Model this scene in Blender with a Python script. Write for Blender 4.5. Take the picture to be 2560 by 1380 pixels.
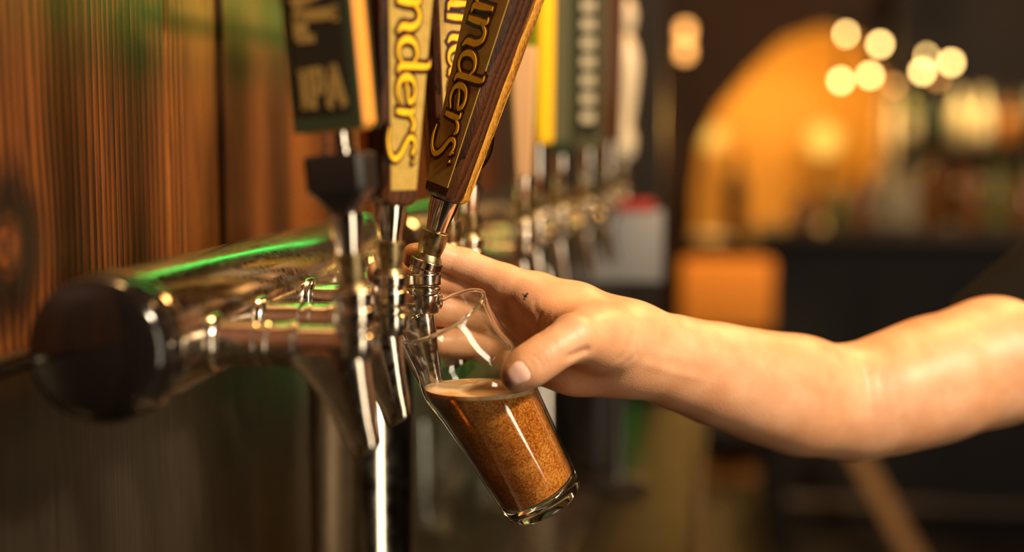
import bpy, bmesh, math, random
import numpy as np
from mathutils import Vector, Matrix, Euler

random.seed(7)
rng = np.random.default_rng(5)
for o in list(bpy.data.objects):
    bpy.data.objects.remove(o, do_unlink=True)
SC = bpy.context.scene
COL = SC.collection

# ------------------------------------------------------------------ camera
PSI, THE = math.radians(8.18), math.radians(6.05)
CAM = Vector((0, 0, 1.45))
FOC = 50 / 36 * 2560
cd = bpy.data.cameras.new('camera'); cam = bpy.data.objects.new('camera', cd); COL.objects.link(cam)
cam.location = CAM
cam.rotation_euler = (math.pi / 2 - THE, 0, PSI)
cd.lens = 50; cd.sensor_width = 36; cd.clip_start = .02
cd.dof.use_dof = True; cd.dof.focus_distance = .95; cd.dof.aperture_fstop = 1.9
SC.camera = cam
FW = Vector((-math.sin(PSI) * math.cos(THE), math.cos(PSI) * math.cos(THE), -math.sin(THE)))
RT = Vector((math.cos(PSI), math.sin(PSI), 0))
UP = RT.cross(FW)
FH = Vector((-math.sin(PSI), math.cos(PSI), 0))


def P(px, py, d):
    """a point of the place measured off the photograph, d metres in front of the camera"""
    return CAM + d * (FW + RT * ((px - 1280) / FOC) - UP * ((py - 690) / FOC))


def PZ(px, d, z):
    """the point of picture column px at depth d and height z"""
    a = CAM + d * (FW + RT * ((px - 1280) / FOC))
    t = (z - a.z) / UP.z
    return a + UP * t


# ------------------------------------------------------------------ world, lights, exposure
W = bpy.data.worlds.new('world'); SC.world = W; W.use_nodes = True
W.node_tree.nodes['Background'].inputs[0].default_value = (1, .62, .32, 1)
W.node_tree.nodes['Background'].inputs[1].default_value = .012
SC.view_settings.view_transform = 'Standard'
SC.view_settings.look = 'None'
SC.view_settings.gamma = 1
SC.view_settings.use_curve_mapping = False
SC.view_settings.exposure = 0
SC.cycles.use_denoising = True
SC.cycles.max_bounces = 10
SC.cycles.transparent_max_bounces = 24
SC.cycles.caustics_reflective = False
SC.cycles.sample_clamp_indirect = 6


def area(name, loc, target, sx, sy, power, color):
    ld = bpy.data.lights.new(name, 'AREA'); ld.shape = 'RECTANGLE'; ld.size = sx; ld.size_y = sy
    ld.energy = power; ld.color = color
    o = bpy.data.objects.new(name, ld); COL.objects.link(o); o.location = loc
    o.rotation_euler = (Vector(target) - Vector(loc)).to_track_quat('-Z', 'Y').to_euler()
    return o


area('key_light', (1.7, -.1, 2.95), (.05, 1.0, 1.3), .35, .35, 180, (1, .79, .56))
area('window_light', (1.8, -.32, 1.3), (-.1, .95, 1.28), .48, 1.8, 22, (1, .84, .62))
area('amber_light', (.75, 2.0, 2.75), (.1, 1.0, 1.3), .3, .3, 30, (1, .5, .16))
area('wall_wash', (-.26, 1.12, 2.7), (-.40, 1.15, 1.4), .2, .2, 14, (1, .56, .2))
area('room_glow', (1.9, 5.0, 2.85), (1.6, 5.2, 0), 1.6, 1.6, 16, (1, .5, .17))

# ------------------------------------------------------------------ object helpers
def link(name, data=None, parent=None, label=None, cat=None, group=None, kind=None):
    o = bpy.data.objects.new(name, data); COL.objects.link(o)
    if parent is not None: o.parent = parent
    tag(o, label, cat, group, kind)
    return o


def tag(o, label=None, cat=None, group=None, kind=None):
    if label: o['label'] = label
    if cat: o['category'] = cat
    if group: o['group'] = group
    if kind: o['kind'] = kind
    return o


def thing(name, loc, label, cat, group=None, rz=0):
    o = link(name, None, None, label, cat, group)
    o.location = loc; o.rotation_euler = (0, 0, rz); o.empty_display_size = .02
    return o


class MB:
    """collects shapes, builds one mesh object"""
    def __init__(s): s.v = []; s.f = []

    def add(s, vs, fs, m=None):
        n = len(s.v)
        for v in vs:
            v = Vector(v)
            s.v.append(tuple(m @ v) if m is not None else tuple(v))
        s.f += [tuple(i + n for i in f) for f in fs]
        return s

    def box(s, c, sz, bev=0, m=None):
        cx, cy, cz = c; x, y, z = sz[0] / 2, sz[1] / 2, sz[2] / 2
        if bev <= 0:
            vs = [(cx + a * x, cy + b * y, cz + d * z) for a in (-1, 1) for b in (-1, 1) for d in (-1, 1)]
            fs = [(0, 1, 3, 2), (4, 6, 7, 5), (0, 4, 5, 1), (2, 3, 7, 6), (0, 2, 6, 4), (1, 5, 7, 3)]
            return s.add(vs, fs, m)
        bm = bmesh.new(); bmesh.ops.create_cube(bm, size=1)
        for v in bm.verts: v.co = Vector((v.co.x * sz[0] + cx, v.co.y * sz[1] + cy, v.co.z * sz[2] + cz))
        bmesh.ops.bevel(bm, geom=bm.edges[:], offset=bev, segments=2, affect='EDGES', profile=.6)
        bm.verts.index_update()
        s.add([v.co for v in bm.verts], [[v.index for v in f.verts] for f in bm.faces], m); bm.free()
        return s

    def lathe(s, prof, n=40, m=None, cap0=True, cap1=True):
        """prof: (radius, height) pairs, turned about z"""
        vs = []; fs = []
        for r, h in prof:
            for i in range(n):
                a = 2 * math.pi * i / n
                vs.append((r * math.cos(a), r * math.sin(a), h))
        for j in range(len(prof) - 1):
            for i in range(n):
                k = (i + 1) % n
                fs.append((j * n + i, j * n + k, (j + 1) * n + k, (j + 1) * n + i))
        if cap0: fs.append(tuple(range(n))[::-1])
        if cap1: fs.append(tuple((len(prof) - 1) * n + i for i in range(n)))
        return s.add(vs, fs, m)

    def loft(s, rings, m=None, cap=True):
        n = len(rings[0]); vs = [p for r in rings for p in r]; fs = []
        for j in range(len(rings) - 1):
            for i in range(n):
                k = (i + 1) % n
                fs.append((j * n + i, j * n + k, (j + 1) * n + k, (j + 1) * n + i))
        if cap:
            fs.append(tuple(range(n))[::-1]); fs.append(tuple((len(rings) - 1) * n + i for i in range(n)))
        return s.add(vs, fs, m)

    def tube(s, pts, rad, n=16, m=None):
        pts = [Vector(p) for p in pts]
        if not hasattr(rad, '__len__'): rad = [rad] * len(pts)
        rings = []; ref = None
        for i, p in enumerate(pts):
            t = (pts[min(i + 1, len(pts) - 1)] - pts[max(i - 1, 0)]).normalized()
            if ref is None: ref = t.orthogonal().normalized()
            ref = (ref - t * ref.dot(t)).normalized(); b = t.cross(ref)
            rings.append([p + (ref * math.cos(2 * math.pi * k / n) + b * math.sin(2 * math.pi * k / n)) * rad[i] for k in range(n)])
        return s.loft(rings, m)

    def build(s, name, mat, parent=None, smooth=True, angle=38, label=None, cat=None, group=None, kind=None):
        me = bpy.data.meshes.new(name); me.from_pydata(s.v, [], s.f); me.update()
        bm = bmesh.new(); bm.from_mesh(me); bmesh.ops.recalc_face_normals(bm, faces=bm.faces[:])
        if smooth:
            for f in bm.faces: f.smooth = True
            lim = math.radians(angle)
            for e in bm.edges:
                if len(e.link_faces) == 2 and e.calc_face_angle(0) > lim: e.smooth = False
        bm.to_mesh(me); bm.free()
        me.materials.append(mat)
        return link(name, me, parent, label, cat, group, kind)


AX = Matrix(((0, 0, 1, 0), (0, 1, 0, 0), (-1, 0, 0, 0), (0, 0, 0, 1)))      # turns z into x


def catmull(pts, n=8):
    pts = [np.array(p, float) for p in pts]
    if len(pts) < 3: return [pts[0] + (pts[-1] - pts[0]) * i / n for i in range(n + 1)]
    q = [2 * pts[0] - pts[1]] + pts + [2 * pts[-1] - pts[-2]]
    out = []
    for i in range(1, len(q) - 2):
        for k in range(n):
            t = k / n
            out.append(.5 * (2 * q[i] + (q[i + 1] - q[i - 1]) * t + (2 * q[i - 1] - 5 * q[i] + 4 * q[i + 1] - q[i + 2]) * t * t
                             + (3 * q[i] - q[i - 1] - 3 * q[i + 1] + q[i + 2]) * t ** 3))
    out.append(pts[-1])
    return out


# ------------------------------------------------------------------ materials
def mat(name, color=(.5, .5, .5), rough=.5, metal=0, **kw):
    m = bpy.data.materials.new(name); m.use_nodes = True
    b = m.node_tree.nodes['Principled BSDF']
    b.inputs['Base Color'].default_value = (*color, 1)
    b.inputs['Roughness'].default_value = rough
    b.inputs['Metallic'].default_value = metal
    for k, v in kw.items():
        b.inputs[k.replace('_', ' ')].default_value = v
    return m


def N(m, t, **kw):
    n = m.node_tree.nodes.new(t)
    for k, v in kw.items(): setattr(n, k, v)
    return n


def L(m, a, b): m.node_tree.links.new(a, b)


def bsdf(m): return m.node_tree.nodes['Principled BSDF']


def coords(m, scale=(1, 1, 1), rnd=False):
    tc = N(m, 'ShaderNodeTexCoord'); mp = N(m, 'ShaderNodeMapping')
    mp.inputs['Scale'].default_value = scale
    L(m, tc.outputs['Object'], mp.inputs['Vector'])
    if rnd:
        oi = N(m, 'ShaderNodeObjectInfo'); mu = N(m, 'ShaderNodeMath', operation='MULTIPLY')
        mu.inputs[1].default_value = 31.7; L(m, oi.outputs['Random'], mu.inputs[0])
        cx = N(m, 'ShaderNodeCombineXYZ'); L(m, mu.outputs[0], cx.inputs[0]); L(m, mu.outputs[0], cx.inputs[1])
        L(m, cx.outputs[0], mp.inputs['Location'])
    return mp.outputs[0]


def noise(m, vec, scale, detail=4, rough=.55, dist=0):
    n = N(m, 'ShaderNodeTexNoise'); n.inputs['Scale'].default_value = scale; n.inputs['Detail'].default_value = detail
    n.inputs['Roughness'].default_value = rough; n.inputs['Distortion'].default_value = dist
    L(m, vec, n.inputs['Vector'])
    return n.outputs['Fac']


def ramp(m, fac, stops):
    r = N(m, 'ShaderNodeValToRGB'); e = r.color_ramp.elements
    while len(e) < len(stops): e.new(.5)
    for i, (p, c) in enumerate(stops):
        e[i].position = p; e[i].color = (*c, 1) if len(c) == 3 else c
    L(m, fac, r.inputs[0])
    return r.outputs[0]


def bump(m, h, strength=.3, dist=.001):
    b = N(m, 'ShaderNodeBump'); b.inputs['Strength'].default_value = strength; b.inputs['Distance'].default_value = dist
    L(m, h, b.inputs['Height']); L(m, b.outputs[0], bsdf(m).inputs['Normal'])


def speckled(name, c0, c1, scale, rough, metal, bstr=.15, bdist=.0004, stretch=(1, 1, 1), rr=None):
    m = mat(name, c0, rough, metal)
    v = coords(m, stretch, True)
    f = noise(m, v, scale, 5)
    L(m, ramp(m, f, [(.35, c0), (.65, c1)]), bsdf(m).inputs['Base Color'])
    if rr:
        rv = N(m, 'ShaderNodeMapRange'); rv.inputs[1].default_value = .35; rv.inputs[2].default_value = .7
        rv.inputs[3].default_value = rr[0]; rv.inputs[4].default_value = rr[1]
        L(m, f, rv.inputs[0]); L(m, rv.outputs[0], bsdf(m).inputs['Roughness'])
    if bstr: bump(m, f, bstr, bdist)
    return m


def emis(name, color, strength):
    m = mat(name, (0, 0, 0), .5)
    bsdf(m).inputs['Emission Color'].default_value = (*color, 1)
    bsdf(m).inputs['Emission Strength'].default_value = strength
    return m


M = {}
M['chrome'] = speckled('chrome', (.62, .56, .48), (.70, .64, .55), 60, .14, 1, .06, .0003, rr=(.10, .2))
M['steel'] = speckled('worn_steel', (.50, .44, .36), (.62, .55, .45), 260, .2, 1, .05, .00015, rr=(.12, .26))
M['darksteel'] = speckled('dark_steel', (.30, .26, .21), (.42, .37, .30), 300, .25, 1, .08, .0002, rr=(.15, .3))
M['brass'] = speckled('tarnished_brass', (.17, .125, .055), (.30, .225, .11), 160, .32, 1, .25, .0004, rr=(.26, .5))
M['blackgloss'] = mat('black_gloss', (.008, .006, .005), .12)
M['black'] = mat('black_plastic', (.012, .01, .009), .4)
M['darkbrown'] = mat('dark_brown', (.03, .016, .008), .55)
M['cream'] = mat('cream_paint', (.75, .66, .45), .5)
M['grey'] = mat('grey_panel', (.24, .235, .235), .55)
M['red'] = mat('red_plastic', (.35, .03, .02), .5)


def brushed():
    m = mat('brushed_steel', (.36, .31, .25), .3, 1)
    v = coords(m, (60, 60, 1.6)); f = noise(m, v, 9, 6, .6)
    L(m, ramp(m, f, [(.3, (.16, .125, .085)), (.7, (.26, .205, .145))]), bsdf(m).inputs['Base Color'])
    rv = N(m, 'ShaderNodeMapRange'); rv.inputs[3].default_value = .32; rv.inputs[4].default_value = .5
    L(m, f, rv.inputs[0]); L(m, rv.outputs[0], bsdf(m).inputs['Roughness'])
    bump(m, f, .12, .0006)
    return m


M['brushed'] = brushed()


def wood(name, dark, mid, light, knot=None, rough=.42, sc=1.0):
    """vertical grain; knot=(y,z) centre of a knot that bends the grain"""
    m = mat(name, mid, rough)
    tc = N(m, 'ShaderNodeTexCoord')
    vec = tc.outputs['Object']
    kd = None
    if knot:
        # distance from the knot, stretched along the grain
        mp = N(m, 'ShaderNodeMapping'); mp.inputs['Location'].default_value = (0, -knot[0], -knot[1])
        L(m, vec, mp.inputs['Vector'])
        s2 = N(m, 'ShaderNodeVectorMath', operation='MULTIPLY'); s2.inputs[1].default_value = (0, 1, .85)
        L(m, mp.outputs[0], s2.inputs[0])
        ln = N(m, 'ShaderNodeVectorMath', operation='LENGTH'); L(m, s2.outputs[0], ln.inputs[0]); kd = ln.outputs['Value']
        # push: y shift = sign*exp(-d)
        ex = N(m, 'ShaderNodeMath', operation='MULTIPLY'); ex.inputs[1].default_value = -32; L(m, kd, ex.inputs[0])
        ee = N(m, 'ShaderNodeMath', operation='EXPONENT'); L(m, ex.outputs[0], ee.inputs[0])
        sx = N(m, 'ShaderNodeVectorMath', operation='NORMALIZE'); L(m, mp.outputs[0], sx.inputs[0])
        sc_ = N(m, 'ShaderNodeVectorMath', operation='SCALE'); L(m, sx.outputs[0], sc_.inputs[0])
        mu = N(m, 'ShaderNodeMath', operation='MULTIPLY'); mu.inputs[1].default_value = -.03; L(m, ee.outputs[0], mu.inputs[0])
        L(m, mu.outputs[0], sc_.inputs['Scale'])
        ad = N(m, 'ShaderNodeVectorMath', operation='ADD'); L(m, vec, ad.inputs[0]); L(m, sc_.outputs[0], ad.inputs[1])
        vec = ad.outputs[0]
    oi = N(m, 'ShaderNodeObjectInfo'); om = N(m, 'ShaderNodeMath', operation='MULTIPLY'); om.inputs[1].default_value = 17.3
    L(m, oi.outputs['Random'], om.inputs[0])
    cx = N(m, 'ShaderNodeCombineXYZ'); L(m, om.outputs[0], cx.inputs[1]); L(m, om.outputs[0], cx.inputs[2])
    a2 = N(m, 'ShaderNodeVectorMath', operation='ADD'); L(m, vec, a2.inputs[0]); L(m, cx.outputs[0], a2.inputs[1])

    def sc3(s):
        n = N(m, 'ShaderNodeVectorMath', operation='MULTIPLY'); n.inputs[1].default_value = s; L(m, a2.outputs[0], n.inputs[0]); return n.outputs[0]
    wv = N(m, 'ShaderNodeTexWave', wave_type='BANDS', bands_direction='Y', wave_profile='SAW')
    wv.inputs['Scale'].default_value = 34 * sc; wv.inputs['Distortion'].default_value = 7; wv.inputs['Detail'].default_value = 2.5
    wv.inputs['Detail Scale'].default_value = .55; wv.inputs['Detail Roughness'].default_value = .6
    L(m, sc3((1, 1, .035)), wv.inputs['Vector'])
    g1 = wv.outputs['Fac']
    g2 = noise(m, sc3((420 * sc, 420 * sc, 9 * sc)), 1.6, 4, .6, .2)
    g3 = noise(m, sc3((14 * sc, 14 * sc, 3 * sc)), 1, 2)
    mx = N(m, 'ShaderNodeMath', operation='MULTIPLY_ADD'); L(m, g2, mx.inputs[0]); mx.inputs[1].default_value = .75
    ml = N(m, 'ShaderNodeMath', operation='MULTIPLY'); L(m, g1, ml.inputs[0]); ml.inputs[1].default_value = -.34
    L(m, ml.outputs[0], mx.inputs[2])
    m3 = N(m, 'ShaderNodeMath', operation='MULTIPLY_ADD'); L(m, g3, m3.inputs[0]); m3.inputs[1].default_value = .45; L(m, mx.outputs[0], m3.inputs[2])
    fac = m3.outputs[0]
    col = ramp(m, fac, [(.22, dark), (.40, mid), (.62, light), (1, light)])
    if knot:
        kr = ramp(m, kd, [(0, (.75, .65, .6)), (.014, (.7, .6, .5)), (.019, (.05, .05, .05)), (.030, (.12, .10, .09)), (.05, (1, 1, 1)), (1, (1, 1, 1))])
        nn = N(m, 'ShaderNodeMix', data_type='RGBA', blend_type='MULTIPLY'); nn.inputs[0].default_value = 1
        L(m, col, nn.inputs[6]); L(m, kr, nn.inputs[7]); col = nn.outputs[2]
    tn = N(m, 'ShaderNodeMix', data_type='RGBA', blend_type='MULTIPLY'); tn.inputs[0].default_value = 1
    L(m, col, tn.inputs[6]); L(m, oi.outputs['Color'], tn.inputs[7])      # each board has its own tone
    L(m, tn.outputs[2], bsdf(m).inputs['Base Color'])
    bump(m, fac, .55, .0016)
    return m


M['wall_wood'] = wood('wall_wood', (.008, .002, .0005), (.085, .022, .003), (.25, .080, .012))
M['wall_wood_knot'] = wood('wall_wood_knot', (.007, .0018, .0004), (.066, .0165, .0025), (.20, .058, .009), knot=(.02, 1.335))
M['handle_wood'] = wood('handle_wood', (.012, .004, .002), (.05, .016, .005), (.12, .04, .012), rough=.16, sc=2)
M['gold_sheen'] = wood('golden_sheen', (.20, .07, .01), (.55, .25, .03), (.85, .45, .07), rough=.18, sc=1.5)  # gold tone stands in for warm light reflected on the handle backs
M['board_wood'] = wood('board_wood', (.10, .05, .02), (.16, .09, .04), (.2, .12, .055), rough=.6)
M['label_tan'] = speckled('label_tan', (.42, .27, .055), (.50, .33, .08), 180, .35, 0, .05, .0002)
M['letter_gold'] = mat('letter_gold', (.90, .55, .02), .3)
M['letter_red'] = mat('letter_outline_red', (.13, .012, .006), .4)
M['letter_black'] = mat('letter_outline_black', (.01, .007, .006), .4)
M['cent_green'] = mat('dark_green_paint', (.022, .035, .015), .4)
M['cent_black'] = mat('panel_black', (.010, .011, .007), .4)
M['cent_gold'] = mat('dull_gold_letter', (.30, .19, .05), .45)
M['orange_wood'] = mat('orange_varnish', (.80, .33, .055), .35)
# ------------------------------------------------------------------ the setting
XW = -.40          # face of the wooden wall
def slab(name, c, sz, m, kind='structure', **kw):
    return MB().box(c, sz).build(name, m, smooth=False, kind=kind, **kw)


M['floor'] = speckled('floor_tile', (.012, .010, .009), (.022, .018, .015), 6, .45, 0, .1)
M['ceil'] = mat('ceiling_paint', (.035, .02, .011), .8)
M['far_wall'] = speckled('far_wall', (.10, .045, .016), (.14, .065, .024), 3, .7, 0, 0)
M['yellow_wall'] = speckled('yellow_wall', (.62, .33, .06), (.70, .40, .085), 2, .7, 0, 0)
M['dark_wall'] = speckled('dark_wall', (.014, .009, .006), (.024, .015, .009), 5, .6, 0, 0)
slab('floor', (1.6, 3.2, -.02), (7, 13, .04), M['floor'])
slab('ceiling', (1.6, 3.2, 3.02), (7, 13, .04), M['ceil'])
slab('wall_right', (5.1, 3.2, 1.5), (.1, 13, 3), M['dark_wall'])
slab('wall_front', (1.6, -3.3, 1.5), (7, .1, 3), M['dark_wall'])

wl = slab('wall_left', (XW - .045, -.35, 1.5), (.05, 6.0, 3.0), M['darkbrown'])
# planks: joints where the photograph shows them, then on at the same kind of width
joints = [-3.3, -2.9, -2.55, -2.2, -1.8, -1.45, -1.1, -.75, -.4, -.08, .30, .68]


def wall_y(px):
    k = (px - 1280) / FOC
    # camera column px meets the plane x = XW
    d = (XW - CAM.x) / (FW.x + RT.x * k)
    return (CAM + d * (FW + RT * k)).y


joints += [wall_y(425), wall_y(556), wall_y(722)]
while joints[-1] < 2.6: joints.append(joints[-1] + .15 + .03 * random.random())
for i in range(len(joints) - 1):
    a, b = joints[i], joints[i + 1]
    kn = abs(b - wall_y(425)) < 1e-6
    pr = [0, .004, -.003, .002][i % 4]
    w = b - a - .006
    bm = MB().box((0, 0, 1.5), (.02, w, 3.0), .0035)
    o = bm.build('plank', M['wall_wood_knot'] if kn else M['wall_wood'], wl, angle=50)
    o.location = (XW - .01 + pr, (a + b) / 2, 0)
    if kn: KNOT_PLANK = o
    o.color = (*[(.95, .95, .95), (1.45, 1.5, 1.4), (.9, .85, .8), (1.25, 1.2, 1.2)][(i - 11) % 4], 1)
# the knot sits on the nearest wide plank, low down beside the tower
kp = KNOT_PLANK
kw = P(18, 620, .8)
for n in M['wall_wood_knot'].node_tree.nodes:
    if n.bl_idname == 'ShaderNodeMapping': n.inputs['Location'].default_value = (0, -(wall_y(18) - kp.location.y), -kw.z)

# end panel of the back bar and its black corner post
pe = PZ(1590, 2.62, 1.2)
slab('wall_end', ((XW + pe.x) / 2 - .02, pe.y + .06, 1.5), (pe.x - XW, .06, 3.0), M['dark_wall'])
slab('trim_1', (pe.x + .02, pe.y + .03, 1.5), (.055, .09, 3.0), M['black'])

# far wall with a wide arched opening, the yellow alcove behind it
FY = 6.6
def far_pt(px, py, y):
    k = FW + RT * ((px - 1280) / FOC) - UP * ((py - 690) / FOC)
    return CAM + k * (y / k.y)
hole = [far_pt(a, b, FY) for a, b in ((1735, 640), (1738, 480), (1755, 360), (1800, 270), (1880, 175), (1960, 100), (2060, 65), (2150, 95), (2195, 180), (2200, 640))]
hole[0].z = hole[-1].z = .9
def wall_with_hole():
    b = MB(); xs = [p.x for p in hole]
    y0, y1 = FY, FY + .12
    x0, x1 = -1.9, 5.1
    def prism(poly):
        n = len(poly)
        vs = [(x, y0, z) for x, z in poly] + [(x, y1, z) for x, z in poly]
        fs = [tuple(range(n)), tuple(range(n, 2 * n))[::-1]] + [(i, (i + 1) % n, (i + 1) % n + n, i + n) for i in range(n)]
        b.add(vs, fs)
    prism([(x0, 0), (xs[0], 0), (xs[0], 3), (x0, 3)])
    prism([(xs[-1], 0), (x1, 0), (x1, 3), (xs[-1], 3)])
    prism([(xs[0], 0), (xs[-1], 0), (xs[-1], .9), (xs[0], .9)])
    for i in range(len(hole) - 1):
        a, c = hole[i], hole[i + 1]
        if c.x - a.x < 1e-4: continue
        if i == len(hole) - 2:
            pass
        prism([(a.x, max(a.z, .9)), (c.x, max(c.z, .9) if i < len(hole) - 2 else a.z), (c.x, 3), (a.x, 3)])
    return b
wall_with_hole().build('wall_back', M['far_wall'], smooth=False, kind='structure')
slab('wall_alcove', ((hole[0].x + hole[-1].x) / 2, FY + 1.15, 1.5), (hole[-1].x - hole[0].x + 1.6, .06, 3.0), M['yellow_wall'])

# ------------------------------------------------------------------ counter, backsplash
CZ = .95
M['counter'] = speckled('counter_steel', (.035, .03, .016), (.06, .05, .028), 90, .5, 1, .5, .0012, rr=(.45, .65))
ct = thing('back_bar_counter', (XW + .007, 0, 0), 'stainless back bar counter with a dark edge strip under the taps', 'counter')
cx1 = PZ(1752, 1.68, CZ).x - .007
MB().box(((cx1 - XW) / 2, .9, CZ - .02), (cx1 - XW, 3.3, .04), .004).build('worktop', M['counter'], ct)
MB().box(((cx1 - XW) / 2 - .03, .9, (CZ - .04) / 2), (cx1 - XW - .08, 3.28, CZ - .041)).build('base_cabinet', M['black'], ct, smooth=False)
for k in range(4):
    d = MB().box((cx1 - XW - .063, -.35 + .82 * k, .45), (.016, .78, .8), .003).build('door', M['black'], ct)
    MB().tube([(cx1 - XW - .05, -.05 + .82 * k, .55), (cx1 - XW - .03, -.05 + .82 * k, .55), (cx1 - XW - .03, -.05 + .82 * k, .7), (cx1 - XW - .05, -.05 + .82 * k, .7)], .005, 8).build('handle', M['steel'], d)
MB().box((cx1 - XW - .004, .9, CZ + .004), (.012, 3.3, .012), .002).build('edge_trim', M['darkbrown'], ct)

sp = thing('steel_backsplash', (XW + .004, 0, CZ + .002), 'brushed steel backsplash sheet on the wooden wall below the tower', 'backsplash')
top = P(0, 912, .78).z
MB().box((.008, .95, (top - CZ) / 2), (.008, 3.3, top - CZ), .001).build('steel_sheet', M['brushed'], sp)
MB().box((.010, .95, top - CZ), (.016, 3.3, .006), .0015).build('top_lip', M['steel'], sp)

mt = thing('drip_tray', (XW + .163, .95, CZ + .001), 'long steel drip tray with a slotted grille under the taps', 'drip tray')
MB().box((.042, .125, .010), (.084, 1.55, .016), .004).build('pan', M['steel'], mt)
sl = MB().box((0, 0, 0), (.076, .006, .004))
first = None
for k in range(74):
    if first is None:
        first = sl.build('slat', M['darksteel'], mt, smooth=False); first.location = (.042, -.63, .021)
    else:
        c = first.copy(); COL.objects.link(c); c.parent = mt; c.location = (.042, -.63 + .0205 * k, .021)

# ------------------------------------------------------------------ beer tower
ZT, XT, ZB = 1.335, -.3125, 1.330
XTAP = -.195
y0 = .684
tw = thing('beer_tower', (XT, 1.25, CZ), 'horizontal chrome beer tower tube with a dark domed end cap', 'beer tower')
def yz(y): return Matrix.Translation((0, y - 1.25, ZT - CZ)) @ Matrix.Rotation(-math.pi / 2, 4, 'X')
MB().lathe([(.0375, 0), (.038, .001), (.038, .52), (.0375, .521)], 72, yz(y0 + .012)).build('tube', M['steel'], tw)
prof = [(.0385, .016), (.0393, .013), (.0393, .004), (.038, -.001)] + [(.038 * math.cos(t), -.001 - .012 * math.sin(t)) for t in (.25, .5, .75, 1.0, 1.25, 1.45)] + [(.0004, -.0131)]
MB().lathe(prof, 72, yz(y0)).build('end_cap', M['blackgloss'], tw, label='glossy black domed end cap', angle=60)
MB().lathe([(.0392, 0), (.0402, .003), (.0402, .007), (.0392, .010)], 72, yz(y0 + .016), False, False).build('seam_ring', M['chrome'], tw)
prof = [(.0375, .022), (.0392, .018), (.0392, .004), (.036, -.002), (.0004, -.006)]
MB().lathe([(a, -b) for a, b in prof], 64, yz(y0 + .535)).build('end_cap', M['chrome'], tw)
colp = PZ(912, 1.22, CZ)
cm = Matrix.Translation((colp.x - XT, colp.y - 1.25, 0))
MB().lathe([(.062, 0.001), (.062, .006), (.058, .010), (.044, .012), (.0435, .02), (.0435, ZT - CZ - .03), (.04, ZT - CZ - .005)], 72, cm).build('column', M['chrome'], tw, angle=50)
MB().lathe([(.05, ZT - CZ - .055), (.052, ZT - CZ - .052), (.052, ZT - CZ - .04), (.05, ZT - CZ - .036)], 72, cm).build('clamp_ring', M['steel'], tw)


def knurl(r, h0, h1, n=60, rows=7, amp=.00035):
    b = MB(); vs = []; fs = []; m = 2 * n
    prof = [(r - .0012, h0)] + [(r, h0 + .0008 + (h1 - h0 - .0016) * j / rows) for j in range(rows + 1)] + [(r - .0012, h1)]
    for j, (rr, h) in enumerate(prof):
        for i in range(m):
            a = 2 * math.pi * (i + .0) / m
            q = rr + (amp if (i + j) % 2 else -amp) * (0 < j < len(prof) - 1)
            vs.append((q * math.cos(a), q * math.sin(a), h))
    for j in range(len(prof) - 1):
        for i in range(m):
            k = (i + 1) % m; fs.append((j * m + i, j * m + k, (j + 1) * m + k, (j + 1) * m + i))
    fs.append(tuple(range(m))[::-1]); fs.append(tuple((len(prof) - 1) * m + i for i in range(m)))
    b.add(vs, fs)
    return b


# ------------------------------------------------------------------ hand-lettered words
# strokes in letter units: a along the line of writing, b up; each (points, widths, smooth)
def W_(pts, w): return (pts, w, True)
GL = {
 'F': (1.15, [W_([(.12, 1.75), (.5, 1.62), (.9, 1.7), (1.15, 1.9)], (.12, .22, .22, .05)), W_([(.5, 1.6), (.48, 1.0), (.42, .3), (.2, -.15)], (.26, .26, .24, .08)), W_([(.25, .95), (.6, .9), (.85, 1.02)], (.1, .18, .06))]),
 'o': (.98, [W_([(.45, 1), (.16, .85), (.08, .5), (.2, .12), (.5, 0), (.8, .2), (.86, .55), (.74, .88), (.45, 1)], (.12, .2, .26, .2, .12, .2, .26, .2, .12))]),
 'u': (1.02, [W_([(.0, 1.02), (.16, .92), (.17, .4), (.3, .06), (.55, .04), (.78, .3)], (.06, .2, .26, .2, .14, .08)), W_([(.78, 1.05), (.8, .5), (.82, .12), (1.0, .02)], (.16, .26, .24, .06))]),
 'n': (1.02, [W_([(.02, .98), (.17, .9), (.18, .4), (.16, -.04)], (.06, .2, .26, .2)), W_([(.2, .65), (.4, .98), (.66, .96), (.8, .65), (.8, .2), (.96, -.02)], (.06, .16, .22, .26, .24, .06))]),
 'd': (1.0, [W_([(.74, .8), (.5, 1.0), (.2, .86), (.09, .48), (.22, .1), (.5, .02), (.76, .3)], (.08, .14, .2, .26, .2, .14, .08)), W_([(.62, 1.72), (.78, 1.6), (.79, .8), (.82, .15), (1.0, 0)], (.06, .2, .26, .24, .06))]),
 'e': (.92, [W_([(.1, .42), (.45, .55), (.8, .68), (.72, .92), (.45, 1.0), (.18, .84), (.09, .46), (.22, .12), (.52, 0), (.88, .2)], (.06, .14, .16, .2, .14, .2, .27, .2, .16, .05))]),
 'r': (.74, [W_([(.0, .98), (.17, .9), (.18, .4), (.15, -.06)], (.06, .2, .26, .2)), W_([(.2, .62), (.38, .96), (.6, 1.05), (.74, .9)], (.06, .16, .24, .1))]),
 'S': (1.3, [W_([(.62, 1.28), (.72, 1.02), (.50, 1.18), (.26, 1.12), (.2, .82), (.42, .55), (.72, .25), (.88, -.15), (.7, -.5), (.28, -.62), (-.12, -.5)], (.05, .14, .16, .2, .22, .25, .27, .25, .22, .18, .05)), W_([(.95, 1.2), (1.02, 1.08)], (.16, .03))]),
}
def blk(*pts): return (list(pts), .3, False)
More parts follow.
